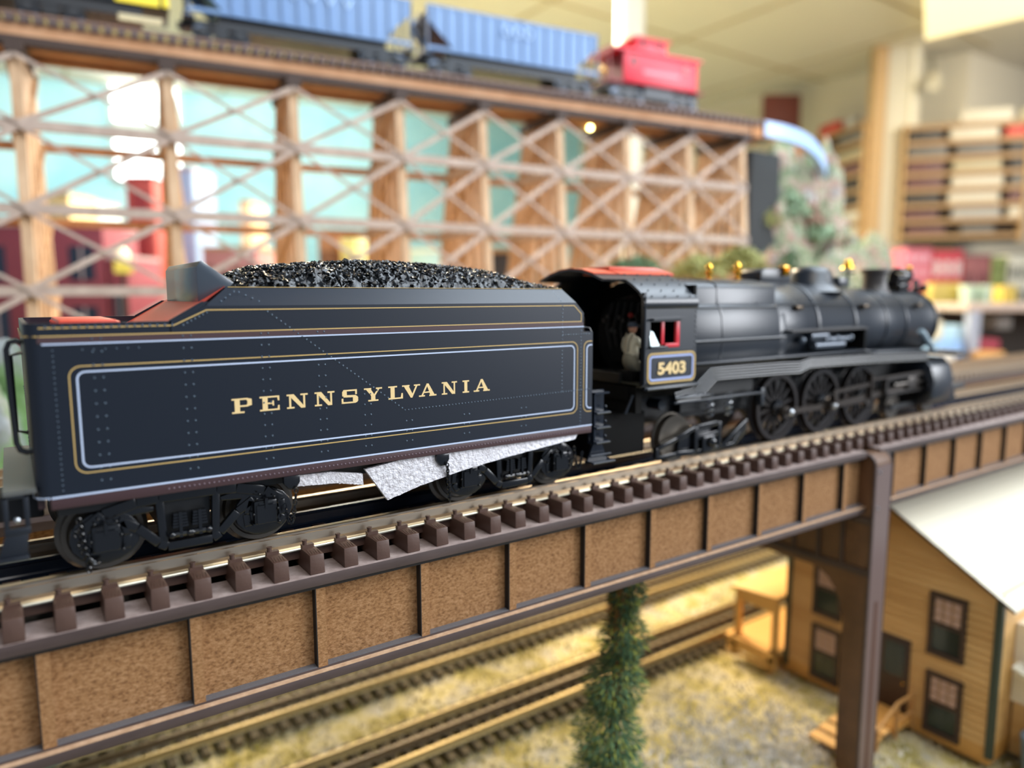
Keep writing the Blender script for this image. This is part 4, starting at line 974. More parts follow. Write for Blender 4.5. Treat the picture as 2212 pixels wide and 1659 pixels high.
# ------------------------------------------------------------------ engineer seated in the cab
pe = thing('person', 'engineer figure in cream shirt and grey overalls seated inside the black cab', 'person', (25.3, 1.6, 4.5))
def skin(pts, edges, name, m, parent, root=0):
    me = bpy.data.meshes.new(name); off = OFF[parent]
    me.from_pydata([tuple((Vector(p[:3])-off)*S) for p in pts], edges, []); o = bpy.data.objects.new(name, me); COL.objects.link(o)
    md = o.modifiers.new('s', 'SKIN'); sv = me.skin_vertices[0].data
    for v, p in zip(sv, pts): v.radius = (p[3]*S, (p[4] if len(p) > 4 else p[3])*S)
    sv[root].use_root = True
    o.modifiers.new('ss', 'SUBSURF').render_levels = 1; o.modifiers['ss'].levels = 1
    dg_ = bpy.context.evaluated_depsgraph_get(); dg_.update(); m2 = bpy.data.meshes.new_from_object(o.evaluated_get(dg_)); bpy.data.objects.remove(o)
    m2.materials.clear(); m2.materials.append(m); m2.polygons.foreach_set('use_smooth', [True]*len(m2.polygons))
    o = bpy.data.objects.new(name, m2); COL.objects.link(o); o.parent = parent; OFF[o] = off; return o
SHIRT = mat('cream_shirt', '#d9cfb4', .7); OVER = mat('grey_overalls', '#8d8672', .75); SKN = mat('figure_skin', '#c78f72', .6)
X0, Y0 = 25.2, 1.35
pts = [(X0, Y0, 5.45, .34, .4), (X0+.02, Y0, 5.95, .30, .38), (X0+.05, Y0, 6.5, .33, .44), (X0+.08, Y0, 6.78, .14), (X0+.1, Y0, 6.95, .13),
       (X0+.05, Y0-.42, 6.6, .17), (X0+.15, Y0-.72, 6.2, .14), (X0+.5, Y0-1.0, 6.25, .10), (X0+.75, Y0-1.15, 6.33, .08),
       (X0+.05, Y0+.42, 6.6, .17), (X0+.1, Y0+.6, 6.1, .14), (X0+.5, Y0+.55, 5.8, .10), (X0+.8, Y0+.5, 5.8, .08),
       (X0+.2, Y0-.2, 5.3, .24), (X0+.95, Y0-.25, 5.3, .2), (X0+1.0, Y0-.25, 4.75, .15), (X0+1.25, Y0-.25, 4.62, .11),
       (X0+.2, Y0+.25, 5.3, .24), (X0+.95, Y0+.3, 5.3, .2), (X0+1.0, Y0+.3, 4.75, .15), (X0+1.25, Y0+.3, 4.62, .11)]
ed = [(0, 1), (1, 2), (2, 3), (3, 4), (2, 5), (5, 6), (6, 7), (7, 8), (2, 9), (9, 10), (10, 11), (11, 12), (0, 13), (13, 14), (14, 15), (15, 16), (0, 17), (17, 18), (18, 19), (19, 20)]
skin(pts, ed, 'body', SHIRT, pe)
skin([(X0, Y0, 5.2, .42, .48), (X0, Y0, 5.6, .38, .45), (X0+.02, Y0, 6.0, .33, .42)]+[(X0+.2, Y0-.22, 5.2, .3), (X0+.97, Y0-.27, 5.28, .24), (X0+1.02, Y0-.27, 4.8, .19)]+[(X0+.2, Y0+.27, 5.2, .3), (X0+.97, Y0+.32, 5.28, .24), (X0+1.02, Y0+.32, 4.8, .19)],
     [(0, 1), (1, 2), (0, 3), (3, 4), (4, 5), (0, 6), (6, 7), (7, 8)], 'overalls', OVER, pe)
hd = MB().sph((X0+.14, Y0, 7.15), .22, 14, 10, 1.18); hd.sph((X0+.36, Y0, 7.12), .05, 6, 5).sph((X0+.14, Y0-.22, 7.13), .05, 6, 5).sph((X0+.14, Y0+.22, 7.13), .05, 6, 5)
hd.build('head', SKN, pe)
MB().lathe((X0+.12, Y0, 7.22), (0, 0, 1), [(0, .25), (.12, .26), (.22, .2), (.26, .05)], 14).box(X0+.3, X0+.5, Y0-.15, Y0+.15, 7.22, 7.26).build('cap', mat('dark_cap', '#39404a', .7), pe)
sb = MB()
for yy in (-.17, .17): sb.tube([(X0-.33, Y0+yy, 6.0), (X0-.3, Y0+yy*1.1, 6.5), (X0-.05, Y0+yy*1.2, 6.86)], .05, 6)
sb.build('overall_straps', OVER, pe)
hm = MB()
for c in ((X0+.85, Y0-1.2, 6.34), (X0+.9, Y0+.48, 5.8)):
    hm.sph(c, .075, 8, 6, .6)
    for k in range(4): hm.tube([(c[0]+.04, c[1]-.05+.035*k, c[2]), (c[0]+.12, c[1]-.05+.035*k, c[2]), (c[0]+.16-.01*abs(k-1), c[1]-.05+.035*k, c[2]-.04)], .016, 5)
    hm.tube([(c[0], c[1]+.06, c[2]), (c[0]+.07, c[1]+.1, c[2]-.03)], .018, 5)
hm.build('hands', SKN, pe)
MB().box(X0-.4, X0+.55, Y0-.45, Y0+.5, 4.5, 5.02).build('cab_seat', DARKIN, lo, bevel=.05)
# ------------------------------------------------------------------ timber trestle behind (local frame: s along, t away, z up)
TN = Vector((.14323, .98969, 0)); TD = Vector((.98969, -.14323, 0)); TA = math.atan2(-.14323, .98969)
def tw(s, t, z): return TD*s+TN*(60+t)+Vector((0, 0, z))
tr = thing('trestle_bridge', 'tall pale timber trestle with many leaning bents crossing behind the locomotive', 'trestle', tuple(TN*60+Vector((0, 0, G))), TA, off=(0, 0, G))
SB = [-19, -6.5, 6.4, 18.8, 30.9, 41.6, 52.6, 63.3, 74.2, 84.5]
def tn(z): return -(32-z)*.085            # near-face batter
def tfar(z): return 8.0+(32-z)*.27
LV = [31.4, 24.8, 17.0, 9.3, 1.5, -6.5, -15, G]
NP = 6
def bent(s):
    b = thing('bent', '', '', (0, 0, 0)); del b['label']; del b['category']
    b.parent = tr; b.location = (s*S, 0, 0); OFF[b] = Vector((0, 0, G))
    return b
posts = []
pm_ = []
for k in range(NP):
    f_ = k/(NP-1)
    a = (0, tn(31.4)*(1-f_)+tfar(31.4)*f_, 31.4); c = (0, tn(G)*(1-f_)+tfar(G)*f_, G)
    pm_.append(MB().bar(a, c, 1.05, 1.0, up=(1, 0, 0)).mesh('post', off=(0, 0, G), m=WOOD))
cp_ = [MB().box(-.75, .75, -1.3, 9.3, 31.4, 32.6).mesh('cap', off=(0, 0, G), m=WDARK)]
for z in LV[1:-1]:
    cp_.append(MB().box(-.9, -.35, tn(z)-.7, tfar(z)+.8, z-.45, z+.45).mesh('sill', off=(0, 0, G), m=WOODD))
br_ = []
for za, zb in zip(LV[:-1], LV[1:]):
    br_.append(MB().bar((-.7, tn(za), za), (-.7, tfar(zb), zb), .25, .5, up=(1, 0, 0)).mesh('sway_brace', off=(0, 0, G), m=WOOD))
    br_.append(MB().bar((.7, tn(zb), zb), (.7, tfar(za), za), .25, .5, up=(1, 0, 0)).mesh('sway_brace', off=(0, 0, G), m=WOOD))
for s in SB:
    b = bent(s)
    for me, nm in [(m_, 'post') for m_ in pm_]+[(m_, 'cap' if i == 0 else 'sill') for i, m_ in enumerate(cp_)]+[(m_, 'sway_brace') for m_ in br_]:
        o = bpy.data.objects.new(nm, me); COL.objects.link(o); o.parent = b
for i, (sa, sb_) in enumerate(zip(SB[:-1], SB[1:])):
    for k, z in enumerate(LV[1:5]):
        mm = WOODD
        MB().bar((sa-.3, tn(z)-.75, z), (sb_+.3, tn(z)-.75, z-.05), .6, .95).build('girt', mm, tr)
        MB().bar((sa-.3, tfar(z)+.6, z), (sb_+.3, tfar(z)+.6, z), .6, .9).build('girt', WOODO, tr)
    for k, (za, zb) in enumerate(zip(LV[:4], LV[1:5])):
        MB().bar((sa, tn(zb)-.95, zb+.1), (sb_, tn(za)-.95, za-.2), .28, .55).build('cross_brace', WOODD, tr)
        MB().bar((sa, tn(za)-1.2, za-.2), (sb_, tn(zb)-1.2, zb+.1), .2, .34).build('cross_brace', WOODD, tr)
for a, b in ((-32, 30.9), (30.9, 90)):
    MB().box(a, b, -.35, .35, 33.1, 34.2).build('stringer', WOODO, tr); MB().box(a, b, -.42, .5, 32.3, 33.1).build('under_beam', WDARK, tr)
    MB().box(a, b, 7.7, 8.4, 32.9, 34.2).build('stringer', WOODO, tr); MB().box(a, b, 3.4, 4.6, 32.9, 34.2).build('stringer', WOODO, tr)
MB().box(86.5, 91, -.6, 8.6, 32.6, 34.4).build('end_block', mat('orange_wood_block', '#b97c44', .6), tr)
tt_ = MB().box(-.36, .36, -.9, 9.0, 34.2, 34.95).mesh('tie', off=(0, 0, G), m=TTIE)
for k in range(106): 
    o = bpy.data.objects.new('tie', tt_); COL.objects.link(o); o.parent = tr; o.location = ((-32+1.15*k)*S, 0, 0)
for t_ in (-.35, 8.4): MB().box(-32, 90, t_-.2, t_+.2, 34.95, 35.2).build('guard_timber', mat('guard_timber_brown', '#8a6a58', .7), tr)
for t_ in (1.9, 4.0, 6.1): MB().prism([(t_-.4, 34.95), (t_+.4, 34.95), (t_+.1, 35.1), (t_+.15, 35.5), (t_-.15, 35.5), (t_-.1, 35.1)], 'x', -32, 90).build('rail', GRAIL, tr)

# ------------------------------------------------------------------ trestle train
def car(name, label, cat, s0, group=None):
    return thing(name, label, cat, tuple(tw(s0, 4.0, 35.5)), TA, off=(0, 0, 35.5), group=group)
def small_truck(t, xc, m, extra=True):
    for dx in (-1.9, 1.9):
        for y in (-2.1, 1.75): MB().cyl((xc+dx, y, 36.45), (xc+dx, y+.35, 36.45), .95, 20).build('wheel', mat('car_wheel_blue_grey', '#5c6778', .3, metal=.6), t)
    f = MB().bar((xc-2.9, -2.4, 36.5), (xc+2.9, -2.4, 36.5), .3, .35).bar((xc-1.2, -2.4, 37.2), (xc+1.2, -2.4, 37.2), .3, .4).bar((xc-2.6, -2.4, 36.6), (xc-1.0, -2.4, 37.2), .3, .3).bar((xc+2.6, -2.4, 36.6), (xc+1.0, -2.4, 37.2), .3, .3)
    f.box(xc-.6, xc+.6, -2.5, 2.5, 36.0, 37.3).box(xc-2.3, xc-1.5, -2.65, -2.3, 36.1, 36.8).box(xc+1.5, xc+2.3, -2.65, -2.3, 36.1, 36.8)
    f.build('truck_frame', m, t)
HOP = mat('hopper_reflected_blue', '#6b8bb5', .3); HOPR = mat('hopper_rib_shadow_blue', '#3f536f', .4); TRB = mat('car_black_underframe', '#1c2128', .4)  # black hopper sides; pale blue paints in the window light they mirror
def hopper(s0, label, L=24.4):
    t = car('hopper_car', label, 'train car', s0, 'ribbed hopper cars on the trestle')
    h = L/2; zb, zt = 38.6, 43.3
    sd = MB()
    for y0, y1 in ((-3.0, -2.8), (2.8, 3.0)):
        sd.prism([(-h, zt), (h, zt), (h, zb+.3), (h-3.4, zb), (-h+3.4, zb), (-h, zb+.3)] if False else [(-h+.2, zt), (h-.2, zt), (h-.2, zt-1.7), (h-3.6, zb), (-h+3.6, zb), (-h+.2, zt-1.7)], 'y', y0, y1)
    sd.build('side_sheet', HOP, t)
    MB().box(-h, h, -3.1, -2.75, zt-.15, zt+.12).box(-h, h, 2.75, 3.1, zt-.15, zt+.12).box(-h, h, -3.1, -2.75, zb-.3, zb+.1).build('top_chord', HOP, t)
    for k in range(14):
        x = -h+1.0+k*(L-2.0)/13; z0_ = zb if abs(x) < h-3.6 else zb+(abs(x)-(h-3.6))/3.4*3
        MB().box(x-.13, x+.13, -3.22, -2.98, z0_, zt-.1).build('rib', HOPR if k % 1 else HOP, t)
    MB().add([(-h+.3, -2.8, zt-.4), (-h+.3, 2.8, zt-.4), (-h+3.8, 2.8, zb-.2), (-h+3.8, -2.8, zb-.2), (h-.3, -2.8, zt-.4), (h-.3, 2.8, zt-.4), (h-3.8, 2.8, zb-.2), (h-3.8, -2.8, zb-.2)],
             [(0, 1, 2, 3), (4, 7, 6, 5)]).box(-h+3.6, h-3.6, -2.8, 2.8, zb-.3, zb).build('hopper_slope', TRB, t)
    MB().box(-h+3, h-3, -2.4, 2.4, 37.1, 38.6).box(-h, h, -.8, .8, 37.4, 38.2).build('chutes', TRB, t)
    for x in (-h+.1, h-.1):
        e = MB()
        for y in (-2.95, 2.95, 0): e.box(x-.12, x+.12, y-.12, y+.12, 37.8, zt)
        e.box(x-.6, x+.6, -3, 3, 37.8, 38.0)
        e.build('end_frame', HOPR, t)
    for xc in (-h+3.3, h-3.3): small_truck(t, xc, TRB)
    MB().box(-h-.9, -h, -.35, .35, 37.3, 37.9).build('coupler', TRB, t); MB().box(h, h+.9, -.35, .35, 37.3, 37.9).build('coupler', TRB, t)
    return t
h1 = hopper(20.9, 'blue-black ribbed hopper car at the top left of the trestle, behind the yellow-striped engine')
h2 = hopper(47.2, 'blue-black ribbed hopper car just ahead of the red caboose')
MK = mat('pale_car_lettering', '#a9c6ea', .4)
mk = MB()
for x in (-1.6, 0, 1.6): mk.strip([(x+.5*math.cos(a), 41.9+.55*math.sin(a)) for a in [k*PI/6 for k in range(12)]], .2, -3.3, -3.2, True)
mk.build('reporting_marks', MK, h2)
mk = MB()
for k in range(5): mk.strip([(-4+2*k, 42.2), (-3.4+2*k, 41.2), (-2.8+2*k, 42.2)], .2, -3.3, -3.2)
mk.build('reporting_marks', MK, h1)
# caboose
cb = car('caboose', 'bright red caboose with raised cupola at the end of the trestle train', 'caboose', 69.6)
CR = mat('bright_red_caboose', '#e22b3e', .4); CRD = mat('dark_red_end', '#8d1f28', .5)
MB().box(-5.8, 7.2, -3, 3, 38.2, 42.4).build('body', CR, cb, bevel=.08)
MB().prism([(-3.3, 42.3), (-3.2, 42.6), (-1.5, 43.0), (1.5, 43.0), (3.2, 42.6), (3.3, 42.3)], 'x', -7.6, 7.8).build('roof', CR, cb)
MB().box(-3.6, 1.8, -2.6, 2.6, 42.6, 44.3).build('cupola', CR, cb, bevel=.06)
MB().box(-4.0, 2.2, -2.9, 2.9, 44.3, 44.55).build('cupola_roof', CR, cb)
WG = mat('small_dark_window', '#3a1016', .2)
for x in (-4.2, 5.0): 
    w = MB().box(x-.45, x+.45, -3.08, -2.98, 40.4, 41.6).build('window', WG, cb); MB().box(x-.5, x+.5, -3.12, -3.05, 40.95, 41.05).build('muntin', CR, w)
for x in (-2.4, .4): MB().box(x-.4, x+.4, -2.68, -2.58, 43.2, 44.0).build('window', WG, cb)
MB().box(-2.5, 3.8, -3.06, -2.98, 39.6, 40.1).build('lettering_band', mat('faded_pink_lettering', '#f0808a', .5), cb)
MB().box(7.2, 8.4, -2.9, 2.9, 38.0, 38.3).build('end_platform', CRD, cb)
pf = MB().box(-8.2, -5.8, -2.9, 2.9, 38.0, 38.3)
for y in (-2.8, -1.4, 1.4, 2.8): pf.box(-8.15, -8.0, y-.08, y+.08, 38.3, 42.3)
pf.box(-8.15, -8.0, -2.8, 2.8, 39.9, 40.05)
MB().box(-5.9, -5.75, -2.9, 2.9, 38.2, 42.3).build('end_wall', CRD, cb)
pf.build('end_platform', CRD, cb)
MB().box(-8, 8.2, -1.8, 1.8, 37.3, 38.2).box(-2, 3, -2.6, 2.6, 36.4, 37.9).build('underframe', TRB, cb)
for xc in (-4.6, 4.9): small_truck(cb, xc, TRB)
MB().sph((-8.6, -2.2, 39.4), .35, 10, 8).cyl((-8.6, -2.2, 38.4), (-8.6, -2.2, 40.3), .2, 8).build('marker_lamp', BRASS, cb)
# leading diesel, lower part in view at the top edge
de = car('diesel_engine', 'black engine with bright yellow panel at the top left edge of the trestle', 'locomotive', -4.5)
MB().box(-13, 11.5, -3, 3, 38.0, 43.5).build('body', TRB, de, bevel=.1)
YEL = mat('bright_yellow_panel', '#ffe23a', .35)
MB().box(6.6, 10.6, -3.1, -2.9, 38.05, 42.8).build('yellow_panel', YEL, de)
MB().box(2.8, 4.6, -3.1, -2.9, 38.6, 40.5).build('yellow_stripe', YEL, de); MB().box(10.9, 11.5, -3.15, -2.8, 38.1, 39.2).build('yellow_stripe', YEL, de)
MB().box(-10, 9, -2.6, 2.6, 36.9, 38.0).build('fuel_tank', TRB, de)
MB().box(6.8, 10.8, -2.8, -2.4, 36.4, 37.0).build('footboard', mat('cream_footboard', '#d8c79c', .5), de)
for xc in (-6.5, 1.0): small_truck(de, xc, TRB)
# pale blue curved guard and lamp at the trestle end
cg = []
for k in range(14):
    a = k/13; cg.append((88.6+22*a, -1.0+7*a*a, 33.9-3.2*a*a*a-.3*a))
gm_ = MB(); rs = []
for s_, t_, z_ in cg:
    p0 = tw(s_, t_, z_); rs.append([p0+Vector((0, 0, 1.1)), p0+Vector((0, 0, -1.1)), p0+TN*1.2+Vector((0, 0, -1.1)), p0+TN*1.2+Vector((0, 0, 1.1))])
gm_.rings(rs); single(gm_, 'curved_track_fascia', mat('pale_blue_fascia', '#a9c6ec', .35), 'pale blue curved fascia strip leaving the right end of the timber trestle', 'fascia strip')
p0 = tw(90, 4, 30)
single(MB().box(p0.x+1, p0.x+9, p0.y, p0.y+9, -8, 32), 'support_block', mat('dark_portal_black', '#2c2d2c', .8), 'dark tall support block under the pale blue fascia at the trestle end', 'support block', bevel=.4)

# ------------------------------------------------------------------ scenery
ROCK = mat('rock_with_moss', '#a8a698', .9, bump=.6, bscale=.35, mix=([('#4f5a3c', .30), ('#98958a', .40), ('#6f8456', .47), ('#b3a595', .53), ('#9c6f5c', .58), ('#8b8b86', .63), ('#d8d4cc', .72)], .28), detail=8)
BUSH = mat('olive_hill_foliage', '#93975f', .95, bump=.5, bscale=.5, mix=([('#5a6a3c', .28), ('#a2a36c', .45), ('#c9c29c', .6), ('#b08c6c', .7), ('#86a07a', .8)], .14), detail=8)
def blob(name, c, r, m, label, cat, amp=.35, fr=.06, seed=0, base=None, nseg=56, kind=None):
    mb = MB(); c = Vector(c); rs = []
    for i in range(29):
        ph = PI*.5*i/28*1.15; row = []
        for k in range(nseg):
            t = 2*PI*k/nseg; d = Vector((math.cos(t)*math.sin(ph+.02), math.sin(t)*math.sin(ph+.02), math.cos(ph)))
            q_ = Vector((c.x+d.x*r[0], c.y+d.y*r[1], c.z+d.z*r[2]))
            w = 1+amp*noise.noise(q_*fr+Vector((seed, 0, 0)))+amp*.5*noise.noise(q_*fr*3)+amp*.3*noise.noise(q_*fr*8)
            row.append((c.x+d.x*r[0]*w, c.y+d.y*r[1]*w, max(c.z+d.z*r[2]*w, base if base is not None else -1e9)))
        rs.append(row)
    low = [(x, y, (base if base is not None else c.z-r[2])) for x, y, z in rs[-1]]; rs.append(low)
    mb.rings(rs)
    return single(mb, name, m, label, cat, kind=kind, ang=50)
single(MB().box(-90, 330, 96, 330, G, -8), 'layout_platform', mat('plateau_green_grey', '#8f8d6a', .9), None, None, kind='structure')
c = atD(1722, 560, 131)
blob('rock_mountain', (c.x, c.y, -8), (15.5, 8, 43), ROCK, 'tall mossy grey rock mountain at the right end of the trestle', 'mountain', .38, .09, 3, base=-8)
c = atD(1700, 600, 117); blob('rock_outcrop', (c.x, c.y, -8), (9, 5, 25), ROCK, 'lower rock outcrop in front of the tall mountain', 'rock', .35, .1, 9, base=-8)
c = atD(1580, 600, 138); blob('hill', (c.x, c.y, -8), (17, 8, 22), BUSH, 'mossy olive hill behind the locomotive boiler', 'hill', .3, .1, 5, base=-8)
c = atD(1330, 600, 138); blob('hill', (c.x, c.y, -8), (15, 8, 18), BUSH, 'low olive hill behind the red cab roof', 'hill', .3, .1, 8, base=-8)
c = atD(1840, 600, 165); blob('rock_outcrop', (c.x, c.y, -8), (16, 12, 27), ROCK, 'pale rock outcrop at the right foot of the mountain', 'rock', .35, .09, 12, base=-8)
def tuft(c, r, h, m, label, cat, name='shrub'):
    mb = MB()
    for k in range(700):
        a = random.uniform(0, 6.28); e = random.uniform(0, PI/2); d = Vector((math.cos(a)*math.cos(e)*r, math.sin(a)*math.cos(e)*r, math.sin(e)*h)); p_ = Vector(c)+d*random.uniform(.5, 1.0)
        u = Vector((random.gauss(0, 1), random.gauss(0, 1), random.gauss(0, 1))).normalized()*r*.16; v_ = Vector((random.gauss(0, 1), random.gauss(0, 1), random.gauss(0, 1))).normalized()*r*.16
        mb.add([p_-u, p_+u, p_+v_], [(0, 1, 2)])
    mb.lathe(c, (0, 0, 1), [(-h*.3, r*.2), (h*.2, r*.4), (h*.6, r*.3), (h*.8, r*.1)], 10)
    return single(mb, name, m, label, cat)
GR1 = mat('shrub_dark_green', '#66805e', .9); GR2 = mat('shrub_yellow_green', '#a5a56a', .9); GR3 = mat('shrub_rust', '#a98672', .9); GR4 = mat('shrub_soft_green', '#96ad8c', .9)
for u, v, d, r, h, m, lb_ in ((1690, 440, 124, 5, 5, GR4, 'soft green shrub high on the rock mountain'), (1650, 470, 121, 3.5, 3, GR2, 'yellow green shrub left on the rock mountain'),
        (1745, 470, 126, 3.5, 3.5, GR3, 'rust coloured shrub on the right face of the rock mountain'), (1735, 330, 131, 3, 3, mat('shrub_orange', '#e0a860', .9), 'orange and yellow shrub on top of the rock mountain'),
        (1810, 520, 129, 3, 3, GR3, 'rust coloured shrub low on the right of the rock mountain'), (1765, 500, 125, 3.5, 2.6, GR4, 'pale green shrub below the rust shrub'),
        (1705, 575, 100, 2.2, 4.5, GR1, 'dark green shrub just behind the boiler sand box'), (1370, 575, 100, 4, 2.5, GR1, 'dark green shrub above the red cab roof'), (1510, 575, 100, 4, 2.6, GR2, 'olive shrub left of the brass safety valves'),
        (1600, 560, 104, 4, 3, GR2, 'olive shrub between the brass safety valves')):
    c = atD(u, v, d); tuft((c.x, c.y, c.z-h*.5), r, h, m, lb_, 'shrub')
# green bank at the left edge
c = atD(-45, 800, 51)
blob('rocky_bank', (c.x, c.y, G), (9, 6.5, 29), mat('green_rock_bank', '#8c9c84', .9, bump=.4, bscale=.4, mix=([('#3c5230', .3), ('#5f7d48', .44), ('#7d817c', .56), ('#98a0a4', .7)], .2)), 'green and grey rocky bank at the left edge behind the tender', 'rocky bank', .35, .1, 21, base=G)

# ------------------------------------------------------------------ model town behind the trestle
RX = Vector((RW[0][0], RW[1][0], 0)).normalized(); RY = Vector((-RX.y, RX.x, 0))
class FB:      # a building frame: x to the right, y away, origin on the platform
    def __init__(s, u, v, d, base=-8.0):
        c = atD(u, v, d); s.o = Vector((c.x, c.y, base))
    def box(s, mb, x0, x1, y0, y1, z0, z1):
        vs = []
        for z in (z0, z1):
            for x, y in ((x0, y0), (x1, y0), (x1, y1), (x0, y1)):
                p_ = s.o+RX*x+RY*y; vs.append((p_.x, p_.y, z))
        return mb.add(vs, [(0, 3, 2, 1), (4, 5, 6, 7), (0, 1, 5, 4), (1, 2, 6, 5), (2, 3, 7, 6), (3, 0, 4, 7)])
def building(u0, u1, vtop, d, wall, roof, label, win=(3, 3), wcol='#2a3140', base=-8.0, deep=14, cat='building', name='building', roofh=.8, vwin=None):
    w = (u1-u0)*d/F-.45; zt = atD((u0+u1)/2, vtop, d).z; f = FB(u0, 600, d, base)
    t = thing(name, label, cat, tuple(f.o))
    f.box(MB(), 0, w, 0, deep, base, zt).build('wall', wall, t, bevel=.1)
    f.box(MB(), -.1, w+.1, -.3, deep+.2, zt, zt+roofh).build('roof', roof, t)
    if win:
        n1, n2 = win; zb = max(base, -2)
        for i in range(n1):
            for j in range(n2):
                x = w*(i+.5)/n1; z = zt-(zt-zb)*(j+.6)/n2; ww = w/n1*.28; hh = (zt-zb)/n2*.28
                wo = f.box(MB(), x-ww, x+ww, -.15, .2, z-hh, z+hh).build('window', mat('pane_'+wcol.strip('#'), wcol, .2), t)
                f.box(MB(), x-ww*.08, x+ww*.08, -.25, 0, z-hh, z+hh).build('muntin', roof, wo)
    return t
MAR = mat('maroon_building_wall', '#8a3f4c', .7); MARR = mat('grey_pink_roof', '#b8a4a8', .7)
building(-60, 232, 490, 150, MAR, MARR, 'wide maroon warehouse at the left behind the trestle', (3, 2), '#2c3446')
building(233, 281, 560, 150, MAR, MARR, 'low maroon annex beside the maroon warehouse', (1, 1))
building(284, 345, 392, 172, mat('brick_red_tower', '#b5524c', .7), mat('tower_cap', '#a8484a', .7), 'tall brick red tower behind the second trestle bent', (1, 4), '#8f3a3c')
building(385, 432, 372, 190, mat('blue_grey_silo', '#8fa9cc', .6), MARR, 'slim blue grey tower right of the red tower', None)
building(80, 165, 425, 215, mat('cream_townhouse', '#d6c08e', .7), mat('tan_roof', '#a88c66', .7), 'cream townhouse above the maroon warehouse roof', (3, 2), '#8d8474')
building(165, 225, 440, 236, mat('pale_blue_townhouse', '#c3cfd0', .7), mat('grey_roof', '#8f8f90', .7), 'pale grey townhouse beside the cream one', (2, 2), '#77808a')
building(440, 560, 540, 170, mat('rose_brick_row', '#b5807e', .7), mat('tan_roof', '#a88c66', .7), 'low rose brick row behind the tender coal', (4, 2), '#7c5a5c')
building(525, 550, 440, 215, mat('peach_tower', '#ecc49c', .7), mat('tan_roof', '#a88c66', .7), 'small peach tower left of the third bent', None)
building(690, 738, 505, 175, mat('brown_brick_block', '#b98258', .7), mat('brown_roof', '#8a5a3e', .7), 'small brown brick block behind the coal load', (2, 2), '#6c4a38')
building(738, 775, 515, 172, mat('yellow_cream_block', '#e9dc86', .7), mat('cream_roof', '#e8e4cc', .7), 'yellow cream block beside the brown brick block', (1, 2), '#c4b45c')
building(1060, 1112, 547, 130, mat('black_shed', '#343638', .7), mat('tan_roof', '#a88c66', .7), 'small black shed between the trestle bents', (1, 1), '#202226')
building(880, 960, 545, 190, mat('pale_aqua_house', '#a9c4c0', .7), mat('cream_roof', '#e8e4cc', .7), 'pale aqua house behind the middle bents', (2, 1), '#7a9694')
# street lamps / signals with yellow lights
def lamp_post(u, v, d, col, label, hh=.9):
    c = atD(u, v, d); t = thing('signal_lamp', label, 'lamp', (c.x, c.y, -8))
    MB().cyl((c.x, c.y, -8), (c.x, c.y, c.z-1.2), .35, 8).build('post', WDARK, t)
    MB().box(c.x-1.6, c.x+1.6, c.y-1, c.y+1, c.z-3.4, c.z-1.2).build('cabinet', mat('yellow_cabinet', '#e6d25a', .5), t)
    MB().sph((c.x, c.y, c.z), 1.4, 12, 8).build('globe', mat('cream_globe', '#f0e8d0', .4, emit=(col, .35)), t)
lamp_post(264, 552, 140, '#fff4c8', 'cream globe lamp on a yellow cabinet before the maroon warehouse')
c = atD(1275, 276, 105)
t = thing('hanging_lamp', 'small bright yellow lamp hanging under the trestle deck', 'lamp', (c.x, c.y, c.z))
MB().sph((c.x, c.y, c.z), .28, 12, 8).build('bulb', mat('bright_yellow_bulb', '#fff8b0', .3, emit=('#fff59a', 22)), t)
MB().cyl((c.x, c.y, c.z), (c.x, c.y, c.z+5), .08, 6).build('wire', DULL, t)

# ------------------------------------------------------------------ shop room: column, pole, shelves
CRM = mat('cream_column', '#d6cfba', .6); TANB = mat('tan_board', '#c29f6e', .6)
c0 = atD(1912, 600, 360)
t = thing('column', 'square cream column with tan wooden edge board between the wall shelves', 'column', (c0.x, c0.y, FLOORZ))
w_ = 360/F
fb_ = FB(1890, 600, 360, FLOORZ)
fb_.box(MB(), 0, 74*w_, 0, 7, FLOORZ, 128).build('shaft', CRM, t, bevel=.4)
fb_.box(MB(), -27*w_, 0, -1, 5, FLOORZ, 128).build('edge_board', TANB, t)
fb_.box(MB(), 50*w_, 60*w_, -1.2, 0, FLOORZ, 128).build('corner_strip', mat('pale_strip', '#ece6d0', .6), t)
c0 = atD(1357, 300, 240)
t = thing('pole', 'round cream ceiling pole behind the red caboose', 'pole', (c0.x, c0.y, FLOORZ))
MB().cyl((c0.x, c0.y, FLOORZ), (c0.x, c0.y, 128), 4.7, 32).build('shaft', mat('pale_cream_pole', '#efe9d4', .45), t)
MB().cyl((c0.x, c0.y, 125), (c0.x, c0.y, 128), 6, 32).build('flange', CRM, t)

